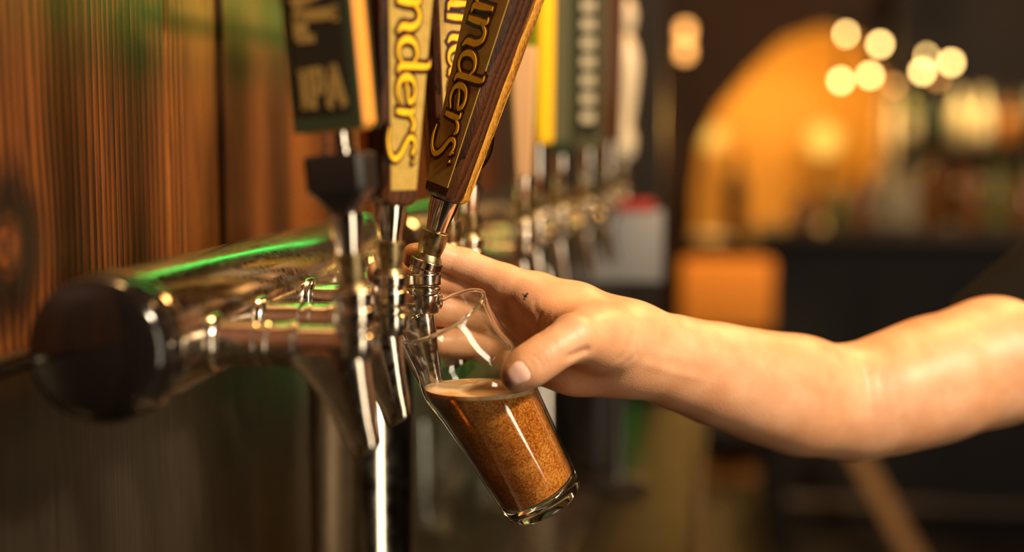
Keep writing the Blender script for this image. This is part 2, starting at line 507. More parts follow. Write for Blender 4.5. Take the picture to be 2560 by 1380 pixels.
GB = {
 'C': (1.0, [blk((.85, .85), (.15, .85), (.15, .15), (.85, .15))]),
 'E': (.9, [blk((.15, 0), (.15, 1)), blk((.15, .87), (.8, .87)), blk((.15, .5), (.7, .5)), blk((.15, .13), (.8, .13))]),
 'N': (1.1, [blk((.15, 0), (.15, 1)), blk((.2, .98), (.8, .02)), blk((.85, 0), (.85, 1))]),
 'T': (1.0, [blk((.0, .87), (.95, .87)), blk((.48, 0), (.48, 1))]),
 'I': (.5, [blk((.22, 0), (.22, 1)), ([(.02, .93), (.42, .93)], .13, False), ([(.02, .07), (.42, .07)], .13, False)]),
 'A': (1.05, [blk((.08, 0), (.48, 1)), blk((.9, 0), (.48, 1)), ([(.25, .3), (.75, .3)], .2, False)]),
 'L': (.9, [blk((.15, 0), (.15, 1)), blk((.15, .13), (.72, .13)), ([(.72, .04), (.72, .42)], .2, False), ([(-.04, .94), (.36, .94)], .12, False)]),
 'P': (.9, [blk((.15, 0), (.15, 1)), blk((.15, .87), (.7, .87)), blk((.7, .98), (.7, .38)), blk((.7, .47), (.15, .47))]),
}


def ribbon(b, pts, wid, place, lo, hi, grow=0, smooth=True):
    if smooth:
        q = catmull([(*p, w) for p, w in zip(pts, wid)], 6)
        c = [(p[0], p[1]) for p in q]; w = [max(p[2] * .72, .03) + grow for p in q]
    else:
        c = [tuple(p) for p in pts]; w = [wid + grow] * len(c)
    n = len(c); lft = []; rgt = []
    for i in range(n):
        a = np.array(c[max(i - 1, 0)]); d = np.array(c[min(i + 1, n - 1)])
        t = d - a; t = t / (np.linalg.norm(t) + 1e-9); nn = np.array((-t[1], t[0]))
        p = np.array(c[i])
        if i == 0 and grow: p = p - t * grow * .5
        if i == n - 1 and grow: p = p + t * grow * .5
        k = 1.0
        if not smooth and 0 < i < n - 1: k = 1.41
        lft.append(p + nn * w[i] / 2 * k); rgt.append(p - nn * w[i] / 2 * k)
    vs = []
    for i in range(n):
        for s_, o_ in ((lft, hi), (rgt, hi), (lft, lo), (rgt, lo)):
            vs.append(place(s_[i][0], s_[i][1], o_))
    fs = []
    for i in range(n - 1):
        j = 4 * i; k = j + 4
        fs += [(j, j + 1, k + 1, k), (j, k, k + 2, j + 2), (j + 1, j + 3, k + 3, k + 1)]
    fs += [(0, 2, 3, 1), (4 * n - 4, 4 * n - 3, 4 * n - 1, 4 * n - 2)]
    b.add(vs, fs)


def write(word, glyphs, place, lo, hi, grow=0):
    b = MB(); a = 0
    for ch in word:
        adv, strokes = glyphs[ch]
        for pts, wid, sm in strokes:
            ribbon(b, pts, wid, lambda u, v, o, a=a: place(a + u, v, o), lo, hi, grow, sm)
        a += adv
    return b


def word_len(word, glyphs): return sum(glyphs[c][0] for c in word)


# ------------------------------------------------------------------ tap parts
def rect_ring(w, t, h, c):
    x, y = w / 2, t / 2
    return [(-x + c, -y, h), (x - c, -y, h), (x, -y + c, h), (x, y - c, h), (x - c, y, h), (-x + c, y, h), (-x, y - c, h), (-x, -y + c, h)]


def paddle(p, M_, h0, length, w0, w1, t0, t1, mm, c=.003):
    def wt(h): k = (h - h0) / length; return w0 + (w1 - w0) * k, t0 + (t1 - t0) * k
    rings = []
    for h, s in ((h0, .80), (h0 + .0012, .90), (h0 + .004, 1), (h0 + length - .006, 1), (h0 + length - .001, .93), (h0 + length, .86)):
        w, t = wt(h); rings.append(rect_ring(w * s, t * s, h, c * s))
    return MB().loft(rings, M_).build('handle', mm, p, angle=30), wt


def founders(p, M_, h0, length=.25, w0=.026, w1=.058, t0=.022, t1=.037):
    """tapered wooden handle with a lettered label on both faces"""
    hd, wt = paddle(p, M_, h0, length, w0, w1, t0, t1, M['handle_wood'])
    # gold layer over the back half: a warm reflection put into colour
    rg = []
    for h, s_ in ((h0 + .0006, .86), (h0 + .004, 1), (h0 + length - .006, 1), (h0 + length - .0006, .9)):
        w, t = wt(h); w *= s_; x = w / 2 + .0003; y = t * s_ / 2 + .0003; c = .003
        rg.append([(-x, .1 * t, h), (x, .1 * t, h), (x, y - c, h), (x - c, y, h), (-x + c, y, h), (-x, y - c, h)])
    MB().loft(rg, M_).build('back_sheen', M['gold_sheen'], hd, angle=30, label='gold layer along the back, painted as a warm reflection')
    for sd in (-1, 1):
        def place(s, v, o, sd=sd):      # s metres down from the top, v across, o above the face
            h = h0 + length - s; w, t = wt(h)
            return M_ @ Vector((-sd * v, sd * (t / 2 + o), h))
        lab = MB(); a, z = .006, length - .009
        n = 12; vs = []; fs = []
        for i in range(n + 1):
            s = a + (z - a) * i / n; w = wt(h0 + length - s)[0] - .0075
            for v, o in ((-w / 2, .0007), (w / 2, .0007), (-w / 2, -.0003), (w / 2, -.0003)): vs.append(place(s, v, o))
        for i in range(n):
            j = 4 * i; fs += [(j, j + 1, j + 5, j + 4), (j, j + 4, j + 6, j + 2), (j + 1, j + 3, j + 7, j + 5)]
        fs += [(0, 2, 3, 1), (4 * n, 4 * n + 1, 4 * n + 3, 4 * n + 2)]
        lo = lab.add(vs, fs).build('face_label', M['label_tan'], hd, label='tan face label with a dark border', angle=20)
        # the word runs downwards, letters' tops to the right, shrinking with the taper
        tot = word_len('FounderS', GL); run = length - .066
        def put(u, v, o):
            k = u / tot; s = .046 + run * (1.22 * k - .22 * k * k) ; w = wt(h0 + length - s)[0]
            sc = (w - .0075) / 2.0
            return place(s, (v - .62) * sc * (1 if True else 1), o)
        write('FounderS', GL, put, .0004, .0010, .24).build('lettering_outline', M['letter_black'], hd, smooth=False)
        write('FounderS', GL, put, .0006, .0014, .10).build('lettering_outline', M['letter_red'], hd, smooth=False)
        write('FounderS', GL, put, .0008, .0018, 0).build('lettering', M['letter_gold'], hd, smooth=False, label='golden hand-drawn brand lettering')
    return hd


def centennial(p, M_, h0, length=.26):
    w, t = .038, .024
    hd, wt = paddle(p, M_, h0, length, w, w, t, t, M['orange_wood'], .002)
    for sd in (-1, 1):
        def place(s, v, o, sd=sd): return M_ @ Vector((-sd * v, sd * (t / 2 + o), h0 + length - s))
        fr = MB()
        def plate(b, s0, s1, v0, v1, o0, o1):
            vs = [place(s, v, o) for s in (s0, s1) for v in (v0, v1) for o in (o0, o1)]
            b.add(vs, [(0, 1, 3, 2), (4, 6, 7, 5), (0, 4, 5, 1), (2, 3, 7, 6), (0, 2, 6, 4), (1, 5, 7, 3)])
        plate(fr, .001, length - .001, -w / 2, w / 2, -.0003, .004)
        fr.build('face_board', M['cent_green'], hd, smooth=False, label='dark green face board')
        pn = MB(); plate(pn, .008, length - .010, -.0145, .0145, .0035, .0048)
        pn.build('panel', M['cent_black'], hd, smooth=False)
        tot = word_len('CENTENNIAL', GB)
        run = length - .058
        def put(u, v, o): return place(.012 + run * u / tot, (v - .5) * .0245, o)
        write('CENTENNIAL', GB, put, .0045, .0056, 0).build('lettering', M['cent_gold'], hd, smooth=False, label='dull gold block letters')
        def put2(u, v, o): return place(length - .0130 - v * .0215, (u - 1.22) * .0105, o)
        write('IPA', GB, put2, .0045, .0056, 0).build('lettering', M['cent_gold'], hd, smooth=False, label='dull gold block letters')
    return hd


def faucet(name, loc, label, rz=0, group='beer taps in a row', tilt=0, turn=0, detail=True, nmul=1.0):
    """one tap; local x points away from the tower, origin at the shank axis below the lever"""
    p = thing(name, loc, label, 'beer tap', group, rz)
    s = -.1175 + .037
    MB().lathe([(.0165, s - .002), (.0165, s + .003), (.015, s + .005), (.0128, s + .006), (.0128, s + .026), (.0118, s + .027)], 40, AX).build('shank', M['steel'], p)
    q = s + .028
    MB().lathe([(.0112, q - .001), (.0112, q + .001), (.0132, q + .002), (.0132, q + .005), (.0122, q + .006), (.0122, q + .016), (.0134, q + .017), (.0134, q + .020), (.0118, q + .0215)], 40, AX).build('coupling_nut', M['steel'], p)
    # body: tube, then the wedge shaped spout built from level slices
    b = MB()
    b.lathe([(.0106, q + .018), (.0106, -.012), (.0106, -.002), (.009, .006), (.006, .0095), (.001, .0105)], 40, AX @ Matrix.Translation((.0, 0, 0)))
    sl = [(.0035, -.046, .004, .0085), (-.001, -.045, .0055, .0104), (-.005, -.041, .0068, .0108), (-.010, -.0365, .0076, .0106), (-.016, -.0305, .0082, .0102), (-.023, -.0245, .0090, .0098), (-.032, -.0180, .0100, .0092), (-.042, -.0115, .0112, .0086), (-.0515, -.0046, .0124, .0080), (-.0575, -.0008, .0134, .0078), (-.0590, .0004, .0132, .0070), (-.0585, .0014, .0122, .0060), (-.054, .0022, .0114, .0055)]
    rings = []
    for h, a, c, d in sl:
        ring = []
        for k in range(36):
            t = 2 * math.pi * k / 36; ct, st = math.cos(t), math.sin(t)
            e = 2 / 2.5
            x = (a + c) / 2 + (c - a) / 2 * math.copysign(abs(ct) ** e, ct)
            y = d * math.copysign(abs(st) ** e, st)
            tip = max(0, min(1, (-h - .042) / .015))
            ring.append((x, y, h + tip * .004 * ((x - (a + c) / 2) / max(c - a, 1e-4)) * 2))
        rings.append(ring)
    b.loft(rings)
    # upright block under the collar
    b.lathe([(.0098, -.006), (.0112, -.002), (.0112, .006), (.0098, .0072), (.0098, .0085), (.0114, .0092), (.0114, .0106), (.0100, .0116), (.0092, .0125)], 40)
    b.build('spout_body', M['darksteel'] if nmul < 1 else M['steel'], p, angle=45)
    r = MB(); rr = []
    for i in range(24):
        a = 2 * math.pi * i / 24
        rr.append([(.0104 + .0016 * math.cos(u), (.0050 + .0011 * math.sin(u)) * math.cos(a), .002 + (.0050 + .0011 * math.sin(u)) * math.sin(a)) for u in [2 * math.pi * k / 8 for k in range(8)]])
    rr.append(rr[0]); r.loft(rr, None, False); r.build('vent_ring', M['chrome'], p)
    knurl(.0110, .0122, .0212).build('collar_nut', M['steel'], p, angle=60)
    PV = Matrix.Translation((0, 0, .022)) @ Matrix.Rotation(tilt, 4, 'Y') @ Matrix.Translation((0, 0, -.022))
    bb = MB().lathe([(.0102, .0205), (.0102, .0235), (.009, .0250)], 40, PV).build('lever_ball', M['steel'], p)
    k = knurl(.0107, .0235, .0305)
    k.v = [tuple(PV @ Vector(v)) for v in k.v]
    k.build('friction_ring', M['steel'], p, angle=60)
    MB().lathe([(.0102, .030), (.0098, .0315), (.0080, .0345), (.0084, .0365), (.0092, .0415), (.0094, .0500), (.0086, .0505), (.0070, .0505)], 40, PV).build('ferrule', M['brass'], p)
    MB().lathe([(.0066, .0495), (.0074, .055), (.0094, .0665), (.0100, .0725), (.006, .0735)], 40, PV).build('neck', M['chrome'], p)
    HM = PV @ Matrix.Rotation(turn, 4, 'Z')
    return p, HM


def tap_at(px):
    k = (px - 1280) / FOC; v = FW + RT * k
    d = (XTAP - CAM.x) / v.x
    return Vector((XTAP, (CAM + v * d).y, ZB)), d


R = math.radians
p1, d1 = tap_at(885); p2, d2 = tap_at(972); p3, d3 = tap_at(1060); p4, d4 = tap_at(1122)
print('tap depths', d1, d2, d3, d4, p1, p3)
t, H = faucet('beer_tap', p1, 'nearest chrome beer tap with a dark green lettered board handle', tilt=R(-5), turn=R(-4))
# stocky black base block and chrome neck carry the board
rings = [rect_ring(.012, .012, .0725, .003), rect_ring(.020, .020, .078, .003), rect_ring(.032, .028, .085, .003), rect_ring(.033, .029, .0865, .003), rect_ring(.033, .029, .1035, .003), rect_ring(.030, .026, .105, .003)]
MB().loft(rings, H).build('handle_base', M['black'], t, label='black base block of the handle', angle=30)
MB().lathe([(.0095, .1045), (.0095, .108), (.0085, .109), (.0085, .1165), (.0095, .117)], 32, H).build('handle_neck', M['chrome'], t)
centennial(t, H, .1165)
t, H = faucet('beer_tap', p2, 'beer tap with an upright tan label handle beside the green board handle', tilt=R(1.5), turn=R(54))
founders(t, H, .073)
t, H = faucet('beer_tap', p3, 'pulled forward beer tap pouring into the glass, dark lettered handle leaning right', tilt=R(17), turn=R(-33))
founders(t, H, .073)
MAIN_TAP = t
t, H = faucet('beer_tap', p4, 'beer tap right behind the pouring one, upright tan label handle', tilt=R(0), turn=R(44))
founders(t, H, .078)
# further taps along the tower
yy = p4.y
for i, (cc, ln) in enumerate((('black', .2),)):
    yy += .09
    t, H = faucet('beer_tap', (XTAP, yy, ZB), ['black handled beer tap just beyond the pouring hand', 'dark wood handled beer tap, second beyond the pouring hand', 'short black handled beer tap, third beyond the pouring hand', 'dark wood handled beer tap at the far end of the near tower'][i], turn=R(20))
    hd, wt = paddle(t, H, .073, ln, .016, .03, .014, .02, M[cc])
    MB().box((0, 0, 0), (.014, .001, ln * .6), 0, H @ Matrix.Translation((0, -.0105, .073 + ln * .55)) @ Matrix.Rotation(R(.7), 4, 'X')).build('face_label', M['cent_green'], hd, smooth=False)

# ------------------------------------------------------------------ second tower, farther back
a2, b2 = PZ(1300, 1.32, ZB), PZ(1575, 2.06, ZB)
dr = (b2 - a2).normalized(); rz2 = math.atan2(dr.y, dr.x) - math.pi / 2
nx = Vector((math.cos(rz2), math.sin(rz2), 0))
mid = (a2 + b2) / 2 - nx * .1175
tw2 = thing('beer_tower', (mid.x, mid.y, CZ), 'second chrome beer tower standing farther back on the counter', 'beer tower', rz=rz2)
ln = (b2 - a2).length + .07
Y = Matrix.Translation((0, -ln / 2, ZT - CZ)) @ Matrix.Rotation(-math.pi / 2, 4, 'X')
MB().lathe([(.034, -.006), (.038, 0), (.038, ln), (.034, ln + .006)], 48, Y).build('tube', M['steel'], tw2)
for q in (.3,):
    MB().lathe([(.05, .001), (.05, .006), (.032, .01), (.03, .02), (.03, ZT - CZ - .03)], 40, Matrix.Translation((0, q, 0))).build('column', M['chrome'], tw2)
M['beige'] = mat('beige_paint', (.62, .36, .17), .4)
M['lime'] = mat('lime_paint', (.42, .52, .02), .4)
M['yellow'] = mat('yellow_paint', (.95, .55, .02), .35)
M['ivory'] = mat('ivory_resin', (.70, .60, .42), .35)
M['olive'] = mat('olive_paint', (.09, .085, .04), .4)


def flat_handle(t, H, h0, ln, w0, w1, th, mm, lab=None, mark=None):
    hd, wt = paddle(t, H, h0, ln, w0, w1, th, th, M[mm])
    if lab: MB().box((0, 0, 0), (w0 * .72, .0012, ln * .86), 0, H @ Matrix.Translation((0, -th / 2, h0 + ln / 2))).build('face_label', M[lab], hd, smooth=False)
    if mark:
        bb = MB()
        for k in range(8):
            bb.box((0, 0, 0), (w0 * .4, .0012, ln * .045), 0, H @ Matrix.Translation((0, -th / 2 - .001, h0 + ln * (.16 + .09 * k))))
        bb.build('label_marks', M[mark], hd, smooth=False)
    return hd


row2 = [(1306, 1.335, 'beige tapered beer tap handle, nearest on the far tower', ('beige', None, None, .016, .026, .018, .12, .075), 8),
        (1342, 1.44, 'lime green and yellow beer tap handle on the far tower', ('yellow', 'lime', None, .030, .036, .022, .24, .104), -35),
        (1400, 1.56, 'dark green beer tap handle on the far tower, just right of the yellow one', ('cent_green', 'olive', None, .026, .036, .02, .22, .09), 10),
        (1468, 1.70, 'olive beer tap handle with a column of pale marks on the far tower', ('olive', 'cent_black', 'cream', .034, .046, .02, .24, .094), 5),
        (1520, 1.86, 'dark brown beer tap handle second from the end of the far tower', ('handle_wood', None, None, .03, .04, .02, .2, .10), 12)]
for px, d, lb, (mm, lab, mk, w0, w1, th, l_, h0), tn in row2:
    q = PZ(px, d, ZB)
    t, H = faucet('beer_tap', q, lb, rz=rz2, group='beer taps on the far tower', turn=R(tn) - rz2)
    flat_handle(t, H, h0 - .003, l_, w0, w1, th, mm, lab, mk)
    if h0 > .08: MB().lathe([(.009, .0725), (.009, h0)], 24, H).build('handle_neck', M['chrome'], t)
q = PZ(1556, 2.02, ZB)
t, H = faucet('beer_tap', q, 'last beer tap of the far tower with a pale figure-shaped handle', rz=rz2, group='beer taps on the far tower')
MB().lathe([(.010, .072), (.016, .08), (.018, .10), (.012, .12), (.017, .15), (.021, .185), (.022, .21), (.016, .235), (.010, .245), (.015, .258), (.017, .275), (.012, .292), (.003, .30)], 32, H).build('handle', M['ivory'], t, label='pale figure-shaped handle')
# ------------------------------------------------------------------ glass and beer
def clear_glass(name, tint=(1, 1, 1), refl=1.0):
    m = bpy.data.materials.new(name); m.use_nodes = True; nt = m.node_tree; nt.nodes.clear()
    out = nt.nodes.new('ShaderNodeOutputMaterial'); mx = nt.nodes.new('ShaderNodeMixShader')
    tr = nt.nodes.new('ShaderNodeBsdfTransparent')
    l2 = nt.nodes.new('ShaderNodeLayerWeight'); l2.inputs[0].default_value = .5
    cr = nt.nodes.new('ShaderNodeValToRGB'); cr.color_ramp.elements[0].color = (*tint, 1); cr.color_ramp.elements[0].position = .55
    cr.color_ramp.elements[1].color = (.5, .47, .42, 1)
    nt.links.new(l2.outputs['Facing'], cr.inputs[0]); nt.links.new(cr.outputs[0], tr.inputs[0])
    gl = nt.nodes.new('ShaderNodeBsdfGlossy'); gl.inputs['Roughness'].default_value = .03; gl.inputs[0].default_value = (1, 1, 1, 1)
    lw = nt.nodes.new('ShaderNodeLayerWeight'); lw.inputs[0].default_value = .5
    pw = nt.nodes.new('ShaderNodeMath'); pw.operation = 'POWER'; pw.inputs[1].default_value = 2.6
    fr = nt.nodes.new('ShaderNodeMath'); fr.operation = 'MULTIPLY_ADD'; fr.inputs[1].default_value = .9; fr.inputs[2].default_value = .06
    nt.links.new(lw.outputs['Facing'], pw.inputs[0]); nt.links.new(pw.outputs[0], fr.inputs[0])
    nt.links.new(fr.outputs[0], mx.inputs[0]); nt.links.new(tr.outputs[0], mx.inputs[1]); nt.links.new(gl.outputs[0], mx.inputs[2])
    nt.links.new(mx.outputs[0], out.inputs[0])
    return m


M['glass'] = clear_glass('clear_glass', (.97, .975, .96))
M['solid_glass'] = mat('solid_glass', (.98, .97, .93), .02, 0, Transmission_Weight=1.0, IOR=1.48)
A, B = P(1104, 790, .930), P(1360, 1252, .975)
K = (A - B); HG = K.length; K.normalize()
print('glass height', HG)
GM = Matrix.Translation(B) @ K.to_track_quat('Z', 'Y').to_matrix().to_4x4()
q_ = HG / .152
outer = [(.0262, .0), (.0276, .0016), (.0284, .005), (.0290, .014), (.0306, .04), (.0324, .068), (.0338, .088), (.0352, .098), (.0362, .105), (.0361, .110), (.0348, .116), (.0332, .121), (.0322, .127), (.0318, .134), (.0317, .146), (.0320, .1515)]
outer = [(r, h * q_) for r, h in outer]
def ro(h):
    return float(np.interp(h, [b for a, b in outer], [a for a, b in outer]))
inner = [(ro(h) - .0017, h) for h in np.linspace(.0135, HG - .0012, 44)]
gl = thing('beer_glass', B, 'tilted clear pint glass with a bulge near the rim, held under the tap', 'glass')
inv = Matrix.Translation(-B)
# the wall: outer skin from the base up, over the rim, down inside
pr = [(ro(h), h) for h in np.linspace(.0125, HG - .0008, 46)] + [(ro(HG) - .0003, HG), (ro(HG) - .0010, HG + .0002), (ro(HG) - .0016, HG - .0002)] + inner[::-1]
MB().lathe(pr, 96, inv @ GM, False, False).build('glass_wall', M['glass'], gl, angle=80)
rr_ = ro(HG) - .0008
rb_ = []
for i in range(97):
    a_ = 2 * math.pi * i / 96
    rb_.append([((rr_ + .0013 * math.cos(u)) * math.cos(a_), (rr_ + .0013 * math.cos(u)) * math.sin(a_), HG + .0002 + .0013 * math.sin(u)) for u in [2 * math.pi * k / 10 for k in range(10)]])
MB().loft(rb_, inv @ GM, False).build('rim', M['solid_glass'], gl, angle=80, label='rounded glass rim')
pb = [(.0002, .0035), (.018, .0032), (.0235, .0008), (.0262, 0), (.0276, .0016), (.0284, .005), (ro(.0124), .0124), (ro(.0132) - .0018, .0132), (.020, .0122), (.0002, .0118)]
MB().lathe(pb, 96, inv @ GM, False, False).build('glass_base', M['solid_glass'], gl, angle=50)

# beer: the inside of the glass cut off level
zb = P(1180, 972, .94).z
def level(z0, z1, prof):
    bm = bmesh.new()
    b = MB().lathe(prof, 96, GM)
    me = bpy.data.meshes.new('t'); me.from_pydata(b.v, [], b.f); bm.from_mesh(me); bpy.data.meshes.remove(me)
    for z, n in ((z1, (0, 0, 1)), (z0, (0, 0, -1))):
        if z is None: continue
        g = bmesh.ops.bisect_plane(bm, geom=bm.verts[:] + bm.edges[:] + bm.faces[:], plane_co=(0, 0, z), plane_no=n, clear_outer=True)
        ed = [e for e in g['geom_cut'] if isinstance(e, bmesh.types.BMEdge)]
        bmesh.ops.contextual_create(bm, geom=ed)
    bmesh.ops.recalc_face_normals(bm, faces=bm.faces[:])
    o = MB(); bm.verts.index_update()
    o.add([v.co for v in bm.verts], [[v.index for v in f.verts] for f in bm.faces]); bm.free()
    return o
inn = [(r - .0002, h) for r, h in inner]


def beer_mat():
    m = mat('amber_beer', (.40, .10, .012), .12, 0, Transmission_Weight=.28, IOR=1.33, Subsurface_Weight=0.0)
    v = coords(m)
    vo = N(m, 'ShaderNodeTexVoronoi'); vo.inputs['Scale'].default_value = 900; L(m, v, vo.inputs['Vector'])
    n1 = noise(m, v, 700, 3, .6); n2 = noise(m, v, 45, 3, .5, 1.0)
    ad = N(m, 'ShaderNodeMath', operation='MULTIPLY_ADD'); L(m, n2, ad.inputs[0]); ad.inputs[1].default_value = .3
    mu = N(m, 'ShaderNodeMath', operation='MULTIPLY'); L(m, n1, mu.inputs[0]); mu.inputs[1].default_value = .75; L(m, mu.outputs[0], ad.inputs[2])
    c = ramp(m, ad.outputs[0], [(.40, (.34, .085, .010)), (.52, (.68, .22, .03)), (.64, (.95, .42, .09))])
    L(m, c, bsdf(m).inputs['Base Color'])
    return m


M['beer'] = beer_mat()
M['foam'] = mat('beer_foam', (.82, .58, .34), .4, 0, Subsurface_Weight=.3, Subsurface_Scale=.004)
v = coords(M['foam']); f_ = noise(M['foam'], v, 60, 4, .6, 1.0)
L(M['foam'], ramp(M['foam'], f_, [(.38, (.66, .34, .10)), (.52, (.80, .56, .33)), (.7, (.88, .70, .48))]), bsdf(M['foam']).inputs['Base Color'])
be = thing('beer', B, 'amber beer with a thin cream foam filling the tilted glass', 'beer')
o = level(None, zb - .0028, inn); o.v = [tuple(Vector(p) - B) for p in o.v]
o.build('liquid', M['beer'], be, angle=60)
o = level(zb - .0028, zb, inn); o.v = [tuple(Vector(p) - B) for p in o.v]
o.build('foam', M['foam'], be, angle=60, label='thin cream coloured foam')

# ------------------------------------------------------------------ arm and hand: one surface grown round a skeleton
def np3(p): return np.array(p, float)
PR = []          # (group, a, b, ra, rb)
def chain(g, pts):
    q = [(np3(P(x, y, d)), r / 1000) for x, y, d, r in pts]
    for i in range(len(q) - 1): PR.append((g, q[i][0], q[i + 1][0], q[i][1], q[i + 1][1]))


# fingers
chain('index', [(1345, 735, .985, 13.5), (1262, 706, .988, 12.4), (1160, 660, .990, 10.6), (1092, 637, .984, 9.6), (1036, 640, .972, 9.0)])
chain('middle', [(1350, 785, .992, 13), (1260, 757, .997, 12.4), (1150, 714, .999, 11), (1050, 690, .994, 10), (950, 682, .984, 9.2)])
chain('ring', [(1360, 830, .992, 13), (1270, 815, .998, 12.8), (1180, 788, 1.002, 12), (1100, 774, .998, 11), (1030, 772, .990, 9.8)])
chain('pinky', [(1375, 878, .992, 13), (1295, 874, .998, 12.5), (1215, 864, 1.003, 11.6), (1150, 858, 1.000, 10.6), (1085, 858, .992, 9.2)])
# thumb
chain('thumb', [(1515, 848, .952, 19.5), (1432, 846, .922, 15.2), (1385, 873, .912, 13.2), (1348, 899, .907, 13.0), (1318, 919, .905, 12.6), (1293, 936, .905, 11.0)])
# palm
chain('palm', [(1560, 828, .985, 16), (1440, 778, .982, 16), (1345, 735, .986, 13.5)])
chain('palm', [(1570, 850, .990, 18), (1450, 810, .990, 15), (1350, 785, .992, 13)])
chain('palm', [(1575, 880, .990, 17), (1460, 860, .992, 15), (1360, 830, .992, 12)])
chain('palm', [(1570, 905, .990, 16), (1480, 905, .990, 15.5), (1375, 885, .992, 13), ])
chain('palm', [(1530, 912, .985, 14), (1430, 918, .986, 13), (1360, 915, .99, 11)])
chain('palm', [(1540, 850, .972, 21), (1490, 846, .952, 21)])
chain('web', [(1455, 815, .950, 12), (1385, 790, .968, 7), (1325, 752, .980, 8)])
chain('web', [(1440, 840, .955, 9), (1372, 822, .972, 5), (1340, 790, .984, 7)])
# forearm
chain('arm', [(1560, 842, .990, 16), (1610, 853, 1.0, 16.5), (1700, 880, 1.02, 18.5), (1800, 906, 1.04, 22), (1900, 932, 1.06, 25), (2000, 950, 1.08, 28), (2090, 968, 1.10, 31)])
chain('arm', [(1560, 890, .992, 17), (1610, 905, 1.0, 16), (1700, 930, 1.02, 20), (1800, 960, 1.04, 24), (1900, 993, 1.06, 27), (2000, 1022, 1.08, 29), (2120, 1045, 1.10, 30)])
# upper arm
chain('upper', [(2110, 1015, 1.10, 34), (2160, 1005, 1.105, 38), (2240, 980, 1.115, 43), (2340, 948, 1.13, 46), (2480, 905, 1.15, 48), (2650, 850, 1.18, 50), (2850, 775, 1.23, 52)])
KG = dict(index=.004, middle=.004, ring=.004, pinky=.004, thumb=.006, palm=.018, web=.010, arm=.026, upper=.02)
CR = []          # creases: picture polyline, depth limit (m), depth mm, width mm
def crease(pts, dmax, dep, wid): CR.append((np.array(pts, float), dmax, dep / 1000, wid / 1000))
crease([(1318, 880), (1342, 893), (1356, 912), (1358, 932)], .905, .55, .9)
crease([(1330, 866), (1356, 884), (1370, 908), (1370, 926)], .905, .5, .9)
crease([(1306, 884), (1328, 902), (1342, 922)], .905, .35, .8)
crease([(1342, 858), (1368, 876), (1382, 898)], .905, .35, .8)
crease([(1480, 868), (1445, 881), (1408, 897)], .95, 2.2, 2.2)
crease([(1354, 776), (1351, 805), (1347, 838)], .985, 1.3, 1.5)
crease([(1372, 778), (1364, 806), (1356, 838)], .985, .8, 1.2)
crease([(1338, 742), (1336, 765), (1345, 790)], .985, .6, 1.2)
crease([(1390, 785), (1378, 810), (1368, 832)], .985, .6, 1.2)
crease([(1140, 640), (1128, 662), (1122, 680)], .99, .5, 1.0)
crease([(1270, 690), (1255, 715), (1250, 735)], .99, .5, 1.2)
crease([(1540, 905), (1565, 880), (1570, 850)], .985, .7, 1.6)
crease([(1560, 915), (1590, 885), (1592, 850)], .995, .5, 1.6)
crease([(2152, 905), (2166, 950), (2172, 1000), (2165, 1050)], 1.10, 1.1, 5.0)
crease([(2195, 925), (2205, 965), (2200, 1010)], 1.10, .4, 5.0)
RIDGE = []
def ridge(pts, dmax, dep, wid): CR.append((np.array(pts, float), dmax, -dep / 1000, wid / 1000))
ridge([(1590, 905), (1640, 918), (1700, 936), (1780, 950)], 1.03, .55, 3.0)
ridge([(1600, 872), (1680, 890), (1780, 915)], 1.03, .4, 3.0)


def smin(a, b, k):
    h = np.maximum(k - np.abs(a - b), 0) / k
    return np.minimum(a, b) - h * h * k * .25


CAMn, FWn, RTn, UPn = np3(CAM), np3(FW), np3(RT), np3(UP)
BIG = 1.0


def field(p, prims, creases=True):
    gs = {}
    for g, a, b, ra, rb in prims:
        ba = b - a; pa = p - a
        t = np.clip(pa @ ba / (ba @ ba), 0, 1)
        d = np.linalg.norm(pa - t[..., None] * ba, axis=-1) - (ra + (rb - ra) * t)
        gs[g] = smin(gs[g], d, KG[g]) if g in gs else d
    def G(n): return gs.get(n)
    def comb(x, y, k):
        if x is None: return y
        if y is None: return x
        return smin(x, y, k)
    f = comb(comb(G('index'), G('middle'), .0022), comb(G('ring'), G('pinky'), .0022), .0022)
    bd = comb(G('palm'), G('web'), .012)
    bd = comb(bd, G('arm'), .02)
    bd = comb(bd, G('upper'), .016)
    bd = comb(bd, G('thumb'), .012)
    bd = comb(bd, f, .008)
    if creases and len(CR):
        q = p - CAMn; z = q @ FWn
        u = 1280 + FOC * (q @ RTn) / z; w = 690 - FOC * (q @ UPn) / z
        near = np.abs(bd) < .006
        if near.any():
            zz, uu, ww = z[near], u[near], w[near]; add = np.zeros_like(zz)
            for pts, dm, dep, wid in CR:
                m = (zz < dm) & (uu > pts[:, 0].min() - 40) & (uu < pts[:, 0].max() + 40) & (ww > pts[:, 1].min() - 40) & (ww < pts[:, 1].max() + 40)
                if not m.any(): continue
                x = np.stack([uu[m], ww[m]], -1); best = np.full(len(x), 1e9); tt = np.zeros(len(x)); nseg = len(pts) - 1
                for i in range(nseg):
                    a, b = pts[i], pts[i + 1]; ba = b - a
                    t = np.clip((x - a) @ ba / (ba @ ba), 0, 1)
                    dd = np.linalg.norm(x - a - t[:, None] * ba, axis=-1)
                    c = dd < best; best[c] = dd[c]; tt[c] = (i + t[c]) / nseg
                dist = best / FOC * zz[m]
                fade = np.clip(np.minimum(tt, 1 - tt) * 5, .15, 1)
                add[m] += dep * fade * np.exp(-(dist / wid) ** 2)
            bd[near] = bd[near] + add
    return bd


